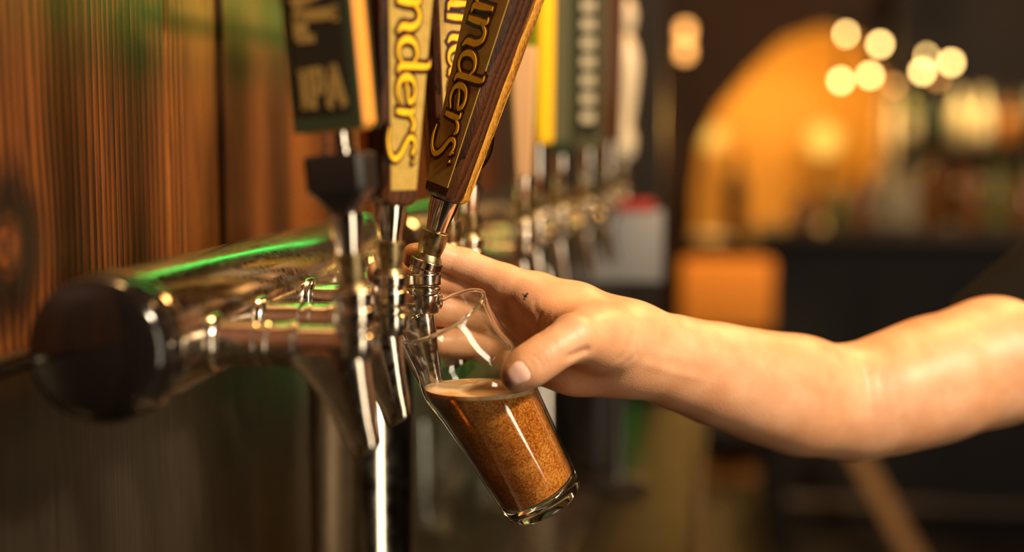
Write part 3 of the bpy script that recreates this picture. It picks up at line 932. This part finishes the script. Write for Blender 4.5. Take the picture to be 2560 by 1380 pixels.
def surface(prims, vox, creases=True, slabn=24, pad=.012):
    """surface nets over x slabs"""
    lo = np.min([np.minimum(a - ra, b - rb) for _, a, b, ra, rb in prims], 0) - pad
    hi = np.max([np.maximum(a + ra, b + rb) for _, a, b, ra, rb in prims], 0) + pad
    org = lo; NX = int((hi[0] - lo[0]) / vox) + 2
    verts = {}; V = []; F = []
    for i0 in range(0, NX, slabn):
        i1 = min(i0 + slabn + 1, NX)          # cells i0..i1 (one overlap)
        x0, x1 = org[0] + (i0 - 1) * vox, org[0] + (i1 + 2) * vox
        ps = [q for q in prims if min(q[1][0] - q[3], q[2][0] - q[4]) - .03 < x1 and max(q[1][0] + q[3], q[2][0] + q[4]) + .03 > x0]
        if not ps: continue
        l2 = np.min([np.minimum(q[1] - q[3], q[2] - q[4]) for q in ps], 0) - pad
        h2 = np.max([np.maximum(q[1] + q[3], q[2] + q[4]) for q in ps], 0) + pad
        j0, j1 = int((l2[1] - org[1]) / vox) - 1, int((h2[1] - org[1]) / vox) + 2
        k0, k1 = int((l2[2] - org[2]) / vox) - 1, int((h2[2] - org[2]) / vox) + 2
        I = np.arange(i0, i1 + 2); J = np.arange(j0, j1 + 1); Kk = np.arange(k0, k1 + 1)
        # coarse test first
        g = np.stack(np.meshgrid(org[0] + I * vox, org[1] + J * vox, org[2] + Kk * vox, indexing='ij'), -1)
        sh = g.shape[:3]
        D = np.full(sh, BIG)
        # only evaluate near the skeleton
        c = g[::4, ::4, ::4].reshape(-1, 3); dc = field(c, ps, False).reshape(g[::4, ::4, ::4].shape[:3])
        rep = np.repeat(np.repeat(np.repeat(dc, 4, 0), 4, 1), 4, 2)[:sh[0], :sh[1], :sh[2]]
        msk = np.abs(rep) < vox * 9
        D[rep < 0] = -BIG
        if not msk.any(): continue
        D[msk] = field(g[msk], ps, creases)
        S = D < 0
        cnt = sum(S[a:sh[0] - 1 + a, b:sh[1] - 1 + b, c_:sh[2] - 1 + c_].astype(np.int8) for a in (0, 1) for b in (0, 1) for c_ in (0, 1))
        act = np.argwhere((cnt > 0) & (cnt < 8))
        if not len(act): continue
        acc = np.zeros((len(act), 3)); num = np.zeros(len(act))
        cor = [(a, b, c_) for a in (0, 1) for b in (0, 1) for c_ in (0, 1)]
        for a in cor:
            for ax in range(3):
                if a[ax]: continue
                b = list(a); b[ax] = 1
                da = D[tuple((act + a).T)]; db = D[tuple((act + b).T)]
                m = (da < 0) != (db < 0)
                t = np.where(m, da / np.where(m, da - db, 1), 0)
                pt = np.tile(np.array(a, float), (len(act), 1)); pt[:, ax] += t
                acc[m] += pt[m]; num[m] += 1
        pos = org + (act + np.array([i0, j0, k0]) + acc / num[:, None]) * vox
        idm = np.full(cnt.shape, -1, np.int64)
        for n_, (a, pp) in enumerate(zip(act, pos)):
            key = (a[0] + i0, a[1] + j0, a[2] + k0)
            v = verts.get(key)
            if v is None:
                v = len(V); verts[key] = v; V.append(pp)
            idm[a[0], a[1], a[2]] = v
        # quads for edges starting at nodes whose four cells are here; own x nodes i0+1..i0+slabn
        for ax in range(3):
            o1, o2 = [(1, 2), (2, 0), (0, 1)][ax]
            s1 = [slice(None)] * 3; s1[ax] = slice(0, sh[ax] - 1); s2 = [slice(None)] * 3; s2[ax] = slice(1, None)
            e = np.argwhere(S[tuple(s1)] != S[tuple(s2)])
            if not len(e): continue
            own = (e[:, 0] >= 1) & (e[:, 0] <= slabn) if ax != 0 else (e[:, 0] >= 1) & (e[:, 0] <= slabn)
            e = e[own]
            for q in e:
                if q[o1] < 1 or q[o2] < 1: continue
                u = np.zeros(3, int); u[o1] = 1; w = np.zeros(3, int); w[o2] = 1
                try:
                    ids = [idm[tuple(q - u - w)], idm[tuple(q - w)], idm[tuple(q)], idm[tuple(q - u)]]
                except IndexError:
                    continue
                if min(ids) < 0: continue
                F.append(ids if S[tuple(q)] else ids[::-1])
    return V, F


import time as _t
_t0 = _t.time()
V, F = surface(PR, .0014)
print('arm', len(V), len(F), _t.time() - _t0)


def skin_mat():
    m = mat('skin', (.66, .36, .20), .42, 0, Subsurface_Weight=.18, Subsurface_Scale=.006, IOR=1.4)
    bsdf(m).inputs['Subsurface Radius'].default_value = (1, .35, .18)
    v = coords(m)
    n1 = noise(m, v, 38, 3, .5); n2 = noise(m, v, 900, 3, .6)
    L(m, ramp(m, n1, [(.3, (.58, .275, .135)), (.5, (.64, .33, .175)), (.7, (.70, .385, .22))]), bsdf(m).inputs['Base Color'])
    vo = N(m, 'ShaderNodeTexVoronoi'); vo.inputs['Scale'].default_value = 700; L(m, v, vo.inputs['Vector'])
    ad = N(m, 'ShaderNodeMath', operation='ADD'); L(m, n2, ad.inputs[0]); L(m, vo.outputs['Distance'], ad.inputs[1])
    bump(m, ad.outputs[0], .18, .0006)
    return m


M['skin'] = skin_mat()
M['nail'] = mat('nail', (.88, .55, .43), .2, 0, Coat_Weight=.3)
M['ink'] = mat('ink_spot', (.02, .015, .014), .5)
M['shirt'] = speckled('black_shirt', (.004, .0036, .0034), (.007, .0062, .006), 900, .9, 0, .3, .0006)
bsdf(M['shirt']).inputs['Specular IOR Level'].default_value = .08
M['trousers'] = speckled('dark_trousers', (.012, .013, .018), (.02, .021, .028), 700, .85, 0, .2, .0006)
M['hair'] = speckled('dark_hair', (.015, .008, .004), (.03, .016, .008), 300, .5, 0, .5, .002, (1, 1, .1))

SH = P(2850, 700, 1.25)
BASE = Vector((SH.x + .14, SH.y + .20, 0))
pe_ = thing('person', BASE, 'person in a black short-sleeved shirt reaching in to fill a glass', 'person')
# head, neck (hidden from this view, beyond the right edge of the picture)
TC = BASE + Vector((0, 0, 0))
hz = SH.z
HP = []
def hp(a, b, ra, rb, g='palm'): HP.append((g, np3(a), np3(b), ra, rb))
fc = -RT      # the person faces left along the tower
hc = TC + Vector((0, 0, hz + .27)) + fc * .05
hp(TC + Vector((0, 0, hz + .02)), TC + Vector((0, 0, hz + .17)) + fc * .02, .060, .055)
hp(hc + Vector((0, 0, .03)) - fc * .02, hc + Vector((0, 0, .04)) + fc * .025, .085, .078)
hp(hc + Vector((0, 0, -.045)) + fc * .03, hc + Vector((0, 0, -.085)) + fc * .055, .056, .030)
hp(hc + fc * .098 + Vector((0, 0, .02)), hc + fc * .118 + Vector((0, 0, -.018)), .008, .012)           # nose
sdv = Vector((-fc.y, fc.x, 0))
for sg in (-1, 1):
    hp(hc + sdv * (.080 * sg) + Vector((0, 0, .02)), hc + sdv * (.083 * sg) + Vector((0, 0, -.02)), .016, .011)   # ears
    hp(hc + sdv * (.032 * sg) + fc * .088 + Vector((0, 0, .03)), hc + sdv * (.034 * sg) + fc * .088 + Vector((0, 0, .03)), .016, .016)
hp(hc + fc * .088 + sdv * .02 + Vector((0, 0, -.05)), hc + fc * .088 - sdv * .02 + Vector((0, 0, -.05)), .008, .008)   # lips
KG['palm'] = .03
hp0 = KG['palm']; KG['palm'] = .014
HV, HF = surface(HP, .004, False)
KG['palm'] = .018
n0 = len(V)
VV = [np3(v) - np3(BASE) for v in V] + [np3(v) - np3(BASE) for v in HV]
FF = F + [[i + n0 for i in f] for f in HF]
me = bpy.data.meshes.new('body'); me.from_pydata([tuple(v) for v in VV], [], FF); me.update()
bm = bmesh.new(); bm.from_mesh(me)
for _ in range(2): bmesh.ops.smooth_vert(bm, verts=bm.verts[:], factor=.45, use_axis_x=True, use_axis_y=True, use_axis_z=True)
bmesh.ops.recalc_face_normals(bm, faces=bm.faces[:])
for f in bm.faces: f.smooth = True
bm.to_mesh(me); bm.free(); me.materials.append(M['skin'])
body = link('body', me, pe_, 'bare right arm and hand, thumb in front of the glass, fingers behind it')


def on_skin(p0, direction, prims=PR):
    """slide a point along a direction until it meets the skin"""
    p = np3(p0); d = np3(direction)
    for _ in range(40):
        s = float(field(p[None], prims, False)[0])
        if s < 2e-5 or s > .06: break
        p = p + d * s * .9
    return p


def to_skin(p):
    """nearest point of the skin"""
    p = np3(p); e = 1e-4
    for _ in range(12):
        q = np.array([p, p + (e, 0, 0), p + (0, e, 0), p + (0, 0, e)])
        s = field(q, PR, False); g = (s[1:] - s[0]) / e; g /= np.linalg.norm(g) + 1e-9
        p = p - g * s[0] * .8
        if abs(s[0]) < 1e-5: break
    return p, g


def patch(name, centre, along, look, la, lb, lift, m, parent, n=14, power=2.6, crown=0):
    """a thin rounded plate that lies on the skin"""
    c = np3(centre); lk = np3(Vector(look).normalized()); al = np3(along); al = al - lk * (al @ lk); al /= np.linalg.norm(al); sd = np.cross(lk, al)
    top = []; ring = []
    rows = 5
    pts = []; hit = on_skin(c - lk * .02, lk)
    for j in range(rows + 1):
        rho = j / rows
        for i in range(n * 2):
            t = math.pi * i / n; e = 2 / power
            x = rho * la * math.copysign(abs(math.cos(t)) ** e, math.cos(t)); y = rho * lb * math.copysign(abs(math.sin(t)) ** e, math.sin(t))
            s, g = to_skin(hit + al * x + sd * y)
            pts.append(s + g * (lift * (1 - rho ** 4) - .0004 * (rho == 1) + crown * (1 - rho * rho)))
    k = 2 * n; fs = []
    for j in range(rows):
        for i in range(k):
            q = (i + 1) % k; fs.append((j * k + i, j * k + q, (j + 1) * k + q, (j + 1) * k + i))
    b = MB(); b.add([tuple(p - np3(BASE)) for p in pts], fs)
    return b.build(name, m, parent, angle=80)


nd = (P(1283, 929, .9) - CAM).normalized()
patch('thumb_nail', P(1288, 940, .885), P(1270, 948, .9) - P(1330, 905, .9), nd, .0100, .0084, .0011, M['nail'], pe_, crown=.0003)
for x, y, s in ((1315, 742, .0016), (1320, 736, .0009), (1313, 750, .0008), (1309, 737, .0006)):
    patch('ink_mark', P(x, y, .93), RT, FW, s, s * .8, .00015, M['ink'], pe_, 6)

# shirt: sleeve and torso
def ell(c, e1, e2, n=48, wob=0, ph=0):
    out = []
    for i in range(n):
        t = 2 * math.pi * i / n
        w = 1 + wob * math.sin(3 * t + ph) + wob * .6 * math.sin(5 * t - ph)
        out.append(tuple(Vector(c) + Vector(e1) * math.cos(t) * w + Vector(e2) * math.sin(t) * w - BASE))
    return out


def dv(x0, y0, x1, y1, d): return P(x1, y1, d) - P(x0, y0, d)
fwd = FH
sl_rings = [ell(P(2566, 905, 1.165), dv(2566, 905, 2392, 772, 1.165) * .97, fwd * .064),
            ell(P(2562, 902, 1.165), dv(2562, 902, 2382, 764, 1.165), fwd * .067, wob=.01),
            ell(P(2572, 890, 1.168), dv(2572, 890, 2394, 750, 1.168), fwd * .069, wob=.012, ph=.4),
            ell(P(2600, 868, 1.172), dv(2600, 868, 2425, 728, 1.172), fwd * .070, wob=.02, ph=1.0),
            ell(P(2660, 820, 1.19), dv(2660, 820, 2500, 660, 1.19), fwd * .074, wob=.02, ph=1.8),
            ell(P(2740, 770, 1.21), dv(2740, 770, 2600, 575, 1.21), fwd * .082, wob=.015, ph=2.6),
            ell(P(2850, 720, 1.25), dv(2850, 720, 2740, 490, 1.25), fwd * .09, wob=.01, ph=3.0)]
inn_ = [ell(P(2566, 905, 1.165), dv(2566, 905, 2398, 777, 1.165) * .97, fwd * .0625), ell(P(2600, 868, 1.172), dv(2600, 868, 2432, 734, 1.172), fwd * .068)]
b = MB().loft(inn_[::-1] + sl_rings, None, False)
shirt = b.build('shirt_sleeve', M['shirt'], pe_, angle=70, label='loose black short sleeve with a sewn hem')
ft = MB().loft([ell(P(2592, 874, 1.172), dv(2592, 874, 2416, 735, 1.172) * 1.004, fwd * .0705), ell(P(2596, 871, 1.172), dv(2596, 871, 2420, 731, 1.172) * 1.012, fwd * .071), ell(P(2600, 868, 1.172), dv(2600, 868, 2425, 728, 1.172) * 1.004, fwd * .0705)], None, False)
ft.build('hem_stitching', M['shirt'], shirt)
tr = []
for z, a, w in ((.86, .11, .165), (.95, .115, .17), (1.08, .12, .175), (1.2, .13, .19), (1.3, .13, .205), (hz + .02, .12, .205), (hz + .06, .10, .16), (hz + .085, .075, .10), (hz + .10, .062, .066)):
    tr.append(ell(TC + Vector((0, 0, z)), fc * a, sdv * w, wob=.008, ph=z * 9))
MB().loft(tr).build('shirt_body', M['shirt'], pe_, angle=60)
tz = []
for sg in (-1, 1):
    MB().loft([ell(TC + sdv * (.085 * sg) + Vector((0, 0, z)), fc * a, sdv * w, 32) for z, a, w in ((.08, .06, .055), (.45, .07, .065), (.8, .095, .085), (.9, .10, .09))]).build('trouser_leg', M['trousers'], pe_)
    c = TC + sdv * (.085 * sg)
    MB().loft([ell(c + fc * s + Vector((0, 0, z)), sdv * w, Vector((0, 0, hgt)), 20) for s, z, w, hgt in ((-.07, .04, .03, .036), (-.03, .05, .042, .046), (.06, .042, .045, .038), (.13, .032, .045, .028), (.17, .028, .025, .02))]).build('shoe', M['black'], pe_)
hr = []
for z, a in ((.02, .104), (.05, .106), (.08, .10), (.105, .085), (.125, .055), (.135, .02)):
    hr.append(ell(hc - fc * .018 + Vector((0, 0, z)), fc * a * 1.0, sdv * a * .9, 32, wob=.01, ph=z * 50))
MB().loft(hr).build('hair', M['hair'], pe_)
# ------------------------------------------------------------------ green light strip over the taps
M['led'] = emis('green_led', (.05, 1, .13), 20)
M['led_base'] = mat('strip_base', (.03, .05, .03), .5)
ls = thing('led_strip', (XW + .078, .8, 1.567), 'green light strip on a dark rail along the wall above the taps', 'light strip')
ls0, ls1 = .92, 1.92
MB().box((-.005, (ls0 + ls1) / 2 - .8, .006), (.016, ls1 - ls0, .006), .001).build('rail', M['led_base'], ls)
nled = 60; first = None
for k in range(nled):
    y = ls0 + (ls1 - ls0) * (k + .5) / nled - .8
    if first is None:
        first = MB().box((0, 0, 0), (.0040, .010, .003), .0008).build('led', M['led'], ls); first.location = (-.005, y, .002)
    else:
        c = first.copy(); COL.objects.link(c); c.parent = ls; c.location = (-.005, y, .002)
for y in (ls0 + .05, (ls0 + ls1) / 2, ls1 - .02):
    MB().box((-.041, y - .8, .010), (.068, .02, .004), .001).build('bracket', M['black'], ls)

# ------------------------------------------------------------------ things on the counter
def clear_tumbler(loc, h, r, label, flip=False):
    t = thing('drinking_glass', loc, label, 'glass', 'clear glasses on the counter')
    pr = [(r * .72, 0), (r * .78, .004), (r, h), (r - .002, h), (r * .76 - .002, .010), (.0005, .009)]
    if flip: pr = [(a, h - b) for a, b in pr]
    MB().lathe(pr, 32, None, True, False).build('glass_wall', M['glass'], t, angle=60)
    return t


spots = [(1085, 1.75, 'front left'), (1232, 1.85, 'front right'), (1165, 2.0, 'back left'), (1262, 2.12, 'back right')]
for px, d, w in spots:
    clear_tumbler(PZ(px, d, CZ + .003), .13, .037, 'empty clear glass on the counter behind the beer, %s of four' % w)
bk = thing('black_bucket', PZ(1478, 2.1, CZ), 'round black plastic bucket on the counter below the wrist', 'bucket')
MB().lathe([(.040, .001), (.046, .004), (.058, .16), (.061, .162), (.061, .168), (.056, .168), (.044, .008), (.0005, .006)], 48, None, True, False).build('pail', M['black'], bk)
MB().tube([(.06 * math.cos(a), .004, .16 - .05 * math.sin(a)) for a in np.linspace(0, math.pi, 17)], .002, 8).build('bail_handle', M['steel'], bk)

dp = thing('display_stand', PZ(1545, 1.98, CZ), 'grey square display panel on a thin dark stand behind the far taps', 'display')
MB().lathe([(.045, .001), (.045, .008), (.012, .014), (.008, .02), (.008, .285)], 32).build('stand', M['black'], dp)
MB().box((0, -.014, .338), (.118, .012, .098), .004).build('panel', M['grey'], dp)
MB().box((.022, -.014, .392), (.05, .016, .016), .003).build('clip', M['red'], dp, label='small red clip on top')

# ------------------------------------------------------------------ the room behind
def cam_down(px, d, z): return PZ(px, d, z)
# dark bar with foot rail
q0, q1 = PZ(1900, 5.2, 0), PZ(2900, 5.2, 0)
M['rail'] = mat('dull_rail', (.035, .02, .012), .6)
M['far_black'] = mat('far_black', (.006, .005, .005), .8)
br = thing('bar_counter', ((q0.x + q1.x) / 2 + .4, q0.y + .2, 0), 'long dark bar counter at the back of the room with a dull foot rail', 'bar counter')
wd = q1.x - q0.x + .8
MB().box((0, 0, .52), (wd, .4, 1.04), .01).build('front', M['far_black'], br)
MB().box((0, -.03, 1.06), (wd + .06, .52, .04), .01).build('bar_top', M['darkbrown'], br)
MB().tube([(-wd / 2, -.32, .12), (wd / 2, -.32, .12)], .025, 12).build('foot_rail', M['rail'], br)
for k in range(7):
    MB().box((-wd / 2 + wd / 7 * (k + .5), -.206, .55), (wd / 7 - .06, .012, .78), .004).build('panel', M['far_black'], br)
for k in range(4):
    MB().tube([(-wd / 2 + wd / 4 * (k + .5), -.32, .12), (-wd / 2 + wd / 4 * (k + .5), -.19, .10)], .012, 8).build('rail_bracket', M['rail'], br)

# leaning pale board
lb0, lb1 = PZ(2345, 4.35, .0), P(2110, 1080, 4.75)
bd = thing('wooden_board', lb0, 'pale wooden board leaning against the dark bar', 'board')
v_ = lb1 - lb0
MB().box((0, 0, v_.length / 2), (.075, .02, v_.length), .003, v_.to_track_quat('Z', 'X').to_matrix().to_4x4() @ Matrix.Rotation(math.pi / 2, 4, 'Z')).build('plank', M['board_wood'], bd)

# orange chair
M['orange_fabric'] = speckled('orange_fabric', (.80, .26, .02), (.88, .33, .035), 60, .75, 0, .2, .001)
oc = PZ(1806, 4.6, 0)
ch = thing('chair', oc, 'orange upholstered chair seen from behind in the bright room', 'chair')
def hz_(y, d): return P(1800, y, d).z
zt, zb_ = hz_(640, 4.6), hz_(815, 4.6)
MB().box((0, 0, (zt + zb_) / 2), (.29, .05, zt - zb_), .018).build('backrest', M['orange_fabric'], ch)
MB().box((0, .2, .47), (.40, .40, .07), .02).build('seat', M['far_black'], ch)
for sx in (-.13, .13): MB().tube([(sx, 0, zb_ + .02), (sx, .01, .44)], .014, 10).build('back_post', M['black'], ch)
for sx in (-.17, .17):
    for sy in (.03, .37): MB().tube([(sx, sy, .44), (sx * 1.1, sy, 0.001)], (.016, .011), 10).build('leg', M['black'], ch)

# table with a wine bottle
tp = PZ(1830, 5.9, 0)
zt_ = hz_(585, 5.9)
tb = thing('bar_table', tp, 'small round high table carrying a dark bottle in front of the yellow wall', 'table')
M['rust'] = mat('rust_wood', (.20, .06, .018), .5)
MB().lathe([(.0005, zt_ - .03), (.19, zt_ - .03), (.2, zt_ - .02), (.2, zt_ - .004), (.195, zt_), (.0005, zt_)], 40, None, False, False).build('table_top', M['rust'], tb)
MB().lathe([(.16, .001), (.16, .012), (.03, .03), (.026, zt_ - .03)], 24).build('pedestal', M['rust'], tb)
M['bottle_green'] = mat('dark_green_glass', (.012, .03, .012), .15)
M['bottle_amber'] = mat('amber_glass', (.30, .12, .02), .15)
M['bottle_clear'] = mat('pale_glass', (.52, .44, .26), .15)
M['bottle_lime'] = mat('olive_glass', (.22, .22, .05), .15)
M['label_paper'] = mat('label_paper', (.62, .5, .34), .6)


def bottle(loc, m, h, r, label, group, lab=None):
    t = thing('bottle', loc, label, 'bottle', group)
    MB().lathe([(r * .9, .0005), (r, .006), (r, h * .58), (r * .85, h * .66), (r * .36, h * .76), (r * .34, h * .95), (r * .4, h * .96), (r * .4, h), (.0005, h)], 24, None, True, False).build('glass_body', M[m], t)
    if lab: MB().lathe([(r + .0006, h * .15), (r + .0006, h * .45)], 24, None, False, False).build('paper_label', M[lab], t)
    return t


bottle((tp.x, tp.y, zt_), 'bottle_green', .34, .043, 'dark green wine bottle on the round high table', 'table bottles', 'rust')
# items on the dark bar top, blurred: bottles and glasses
bt = 1.08
ms = ['bottle_amber', 'bottle_clear', 'bottle_lime', 'bottle_green']
k = 0
names = ['first', 'second', 'third', 'fourth', 'fifth', 'sixth', 'seventh', 'eighth', 'ninth', 'tenth', 'eleventh', 'twelfth', 'thirteenth', 'fourteenth', 'fifteenth', 'sixteenth']
cn = {'bottle_amber': 'amber', 'bottle_clear': 'pale', 'bottle_lime': 'olive', 'bottle_green': 'dark green'}
for px, m, h, r in ((2010, 'bottle_amber', .14, .05), (2090, 'bottle_lime', .16, .04), (2150, 'bottle_amber', .2, .045), (2205, 'bottle_clear', .27, .04), (2262, 'bottle_clear', .22, .045), (2330, 'bottle_amber', .30, .038), (2420, 'bottle_amber', .24, .045), (2484, 'bottle_lime', .26, .045), (2560, 'bottle_amber', .2, .05)):
    bottle(PZ(px, 5.2, bt), m, h, r, '%s bottle standing on the dark bar, %s from its left end' % (cn[m], names[k]), 'bottles on the dark bar', None); k += 1
# back bar shelf unit against the far wall
sx0, sx1 = PZ(2225, 6.2, 0).x, PZ(2760, 6.2, 0).x
su = thing('bottle_shelf', ((sx0 + sx1) / 2, 6.35, 0), 'dark shelf unit full of bottles against the far wall', 'shelf')
ws = sx1 - sx0
zs = [P(2400, y, 6.2).z for y in (505, 362, 205)]
MB().box((0, .1, 1.05), (ws, .03, 2.1), .004).build('back_panel', M['dark_wall'], su)
for s in (-1, 1): MB().box((s * ws / 2, 0, 1.05), (.03, .24, 2.1), .004).build('side_panel', M['darkbrown'], su)
for z in zs + [.4, .75]: MB().box((0, 0, z - .012), (ws - .03, .22, .024), .003).build('shelf_board', M['darkbrown'], su)
rows = ['upper', 'middle', 'lower']
for ri, z in ((0, zs[1]), (1, zs[0])):
    px = 2262; k = 0
    while px < 2640:
        m = ms[(k * 3 + ri * 2) % 4] if k % 2 else ['bottle_lime', 'bottle_clear', 'bottle_amber'][(k // 2 + ri) % 3]
        c = PZ(px, 6.2, z)
        bottle((c.x, 6.33, z), m, .24 - .05 * (k % 3 == 1), .038, '%s bottle on the %s row of the far bottle shelf, %s from its left' % (cn[m], ('upper' if ri == 0 else 'lower'), names[k]), 'bottles on the far shelf', 'label_paper' if k % 3 == 0 else None)
        px += 56 + 10 * (k % 2); k += 1
# warm area light added under the top board to brighten the bottles
area('shelf_fill', ((sx0 + sx1) / 2, 6.22, zs[2] - .03), ((sx0 + sx1) / 2, 6.30, 1.0), ws * .9, .04, 5, (1, .66, .25))

# alcove lamps: glowing globes against the yellow wall
M['globe'] = emis('glowing_globe', (1, .50, .07), 1.35)
M['neon'] = emis('green_neon', (.03, 1, .13), 14)
M['bulb'] = emis('warm_bulb', (1, .62, .2), 26)
M['dimbulb'] = emis('dim_bulb', (1, .42, .10), 5)
for i, (px, py, r, e, lb) in enumerate(((2060, 350, .085, 26, 'glowing amber globe lamp on a post in the yellow alcove'), (1785, 345, .06, 26, 'smaller glowing amber globe lamp at the left of the yellow alcove'))):
    c = far_pt(px, py, 7.2)
    t = thing('globe_lamp', (c.x, c.y, 0), lb, 'lamp', 'globe lamps in the alcove')
    MB().lathe([(.11, .001), (.11, .02), (.015, .03), (.012, c.z - r)], 20).build('post', M['brass'], t)
    MB().lathe([(max(.001, r * math.sin(a)), c.z - r * math.cos(a)) for a in np.linspace(.02, math.pi - .02, 16)], 24).build('globe', M['globe'], t)
    ld = bpy.data.lights.new('lamp_glow', 'POINT'); ld.energy = e; ld.color = (1, .52, .12); ld.shadow_soft_size = .1
    lo = bpy.data.objects.new('lamp_glow', ld); COL.objects.link(lo); lo.parent = t; lo.location = (0, -.25, c.z + .1)
# two hanging bulb clusters
def cluster(label, bulbs, d):
    cs = [(P(x, y, d), m) for x, y, m in bulbs]
    cx = sum(c.x for c, _ in cs) / len(cs); cy = sum(c.y for c, _ in cs) / len(cs); top = max(c.z for c, _ in cs) + .22
    t = thing('pendant_lamp', (cx, cy, 3.0), label, 'lamp', 'hanging bulb clusters')
    MB().tube([(0, 0, -.001), (0, 0, top - 3)], .006, 8).build('stem', M['black'], t)
    MB().lathe([(.06, -.03), (.06, -.001)], 20).build('canopy', M['black'], t)
    for c, m in cs:
        w = (c.x - cx, c.y - cy, c.z - 3)
        MB().tube([(0, 0, top - 3), (w[0] * .9, w[1] * .9, top - 3 - .03), (w[0], w[1], w[2] + .05)], .004, 8).build('arm', M['black'], t)
        MB().lathe([(.007, .05), (.008, .012), (.008, .008)], 12, Matrix.Translation(w)).build('socket', M['black'], t)
        MB().lathe([(max(.0005, .0090 * math.sin(a)), -.0090 * math.cos(a) * 1.2) for a in np.linspace(.02, math.pi - .02, 12)], 16, Matrix.Translation(w)).build('bulb', M[m], t)
cluster('left hanging cluster of five warm bulbs', [(2113, 84, 'bulb'), (2200, 110, 'bulb'), (2102, 201, 'bulb'), (2175, 188, 'bulb'), (2236, 213, 'dimbulb')], 4.0)
cluster('right hanging cluster of four warm bulbs', [(2312, 140, 'bulb'), (2306, 178, 'bulb'), (2378, 156, 'bulb'), (2345, 196, 'dimbulb')], 3.9)
# column of small dim lamps near the post
wl_ = far_pt(1713, 110, 4.2)
t = thing('wall_lamp', (wl_.x, wl_.y, 3.0), 'upright string of dim orange lamps beside the black post', 'lamp')
MB().tube([(0, .02, -.001), (0, .02, far_pt(1713, 175, 4.2).z - 3)], .006, 8).build('rod', M['black'], t)
for y in (70, 88, 118, 136):
    MB().lathe([(max(.0005, .016 * math.sin(a)), -.012 * math.cos(a)) for a in np.linspace(.02, math.pi - .02, 10)], 16, Matrix.Translation((0, 0, far_pt(1713, y, 4.2).z - 3))).build('bulb', M['dimbulb'], t)

# green tube light low on the end panel, behind the far taps
gt = thing('green_tube_light', (XW + .12, pe.y + .018, 1.03), 'green tube light on the dark end panel behind the far taps', 'tube light')
MB().tube([(.02, 0, 0), (.135, 0, 0)], .006, 12).build('tube', M['neon'], gt)
for x in (.015, .14): MB().lathe([(.008, -.008), (.009, -.006), (.009, .006), (.008, .008)], 16, Matrix.Translation((x, 0, 0)) @ AX).build('socket', M['black'], gt)
# spot fixture added out of view to brighten the orange chair
dl = thing('chair_fill', (oc.x, oc.y - .55, 3.0), 'small round ceiling spot added out of view to brighten the orange chair', 'lamp')
MB().lathe([(.05, -.001), (.05, -.03), (.04, -.03), (.038, -.005)], 24, None, False, False).build('housing', M['black'], dl)
ld = bpy.data.lights.new('chair_fill_beam', 'SPOT'); ld.energy = 260; ld.color = (1, .6, .25); ld.spot_size = math.radians(34); ld.spot_blend = .6; ld.shadow_soft_size = .04
lo = bpy.data.objects.new('chair_fill_beam', ld); COL.objects.link(lo); lo.parent = dl; lo.location = (0, 0, -.04); lo.rotation_euler = (math.radians(14), 0, 0)
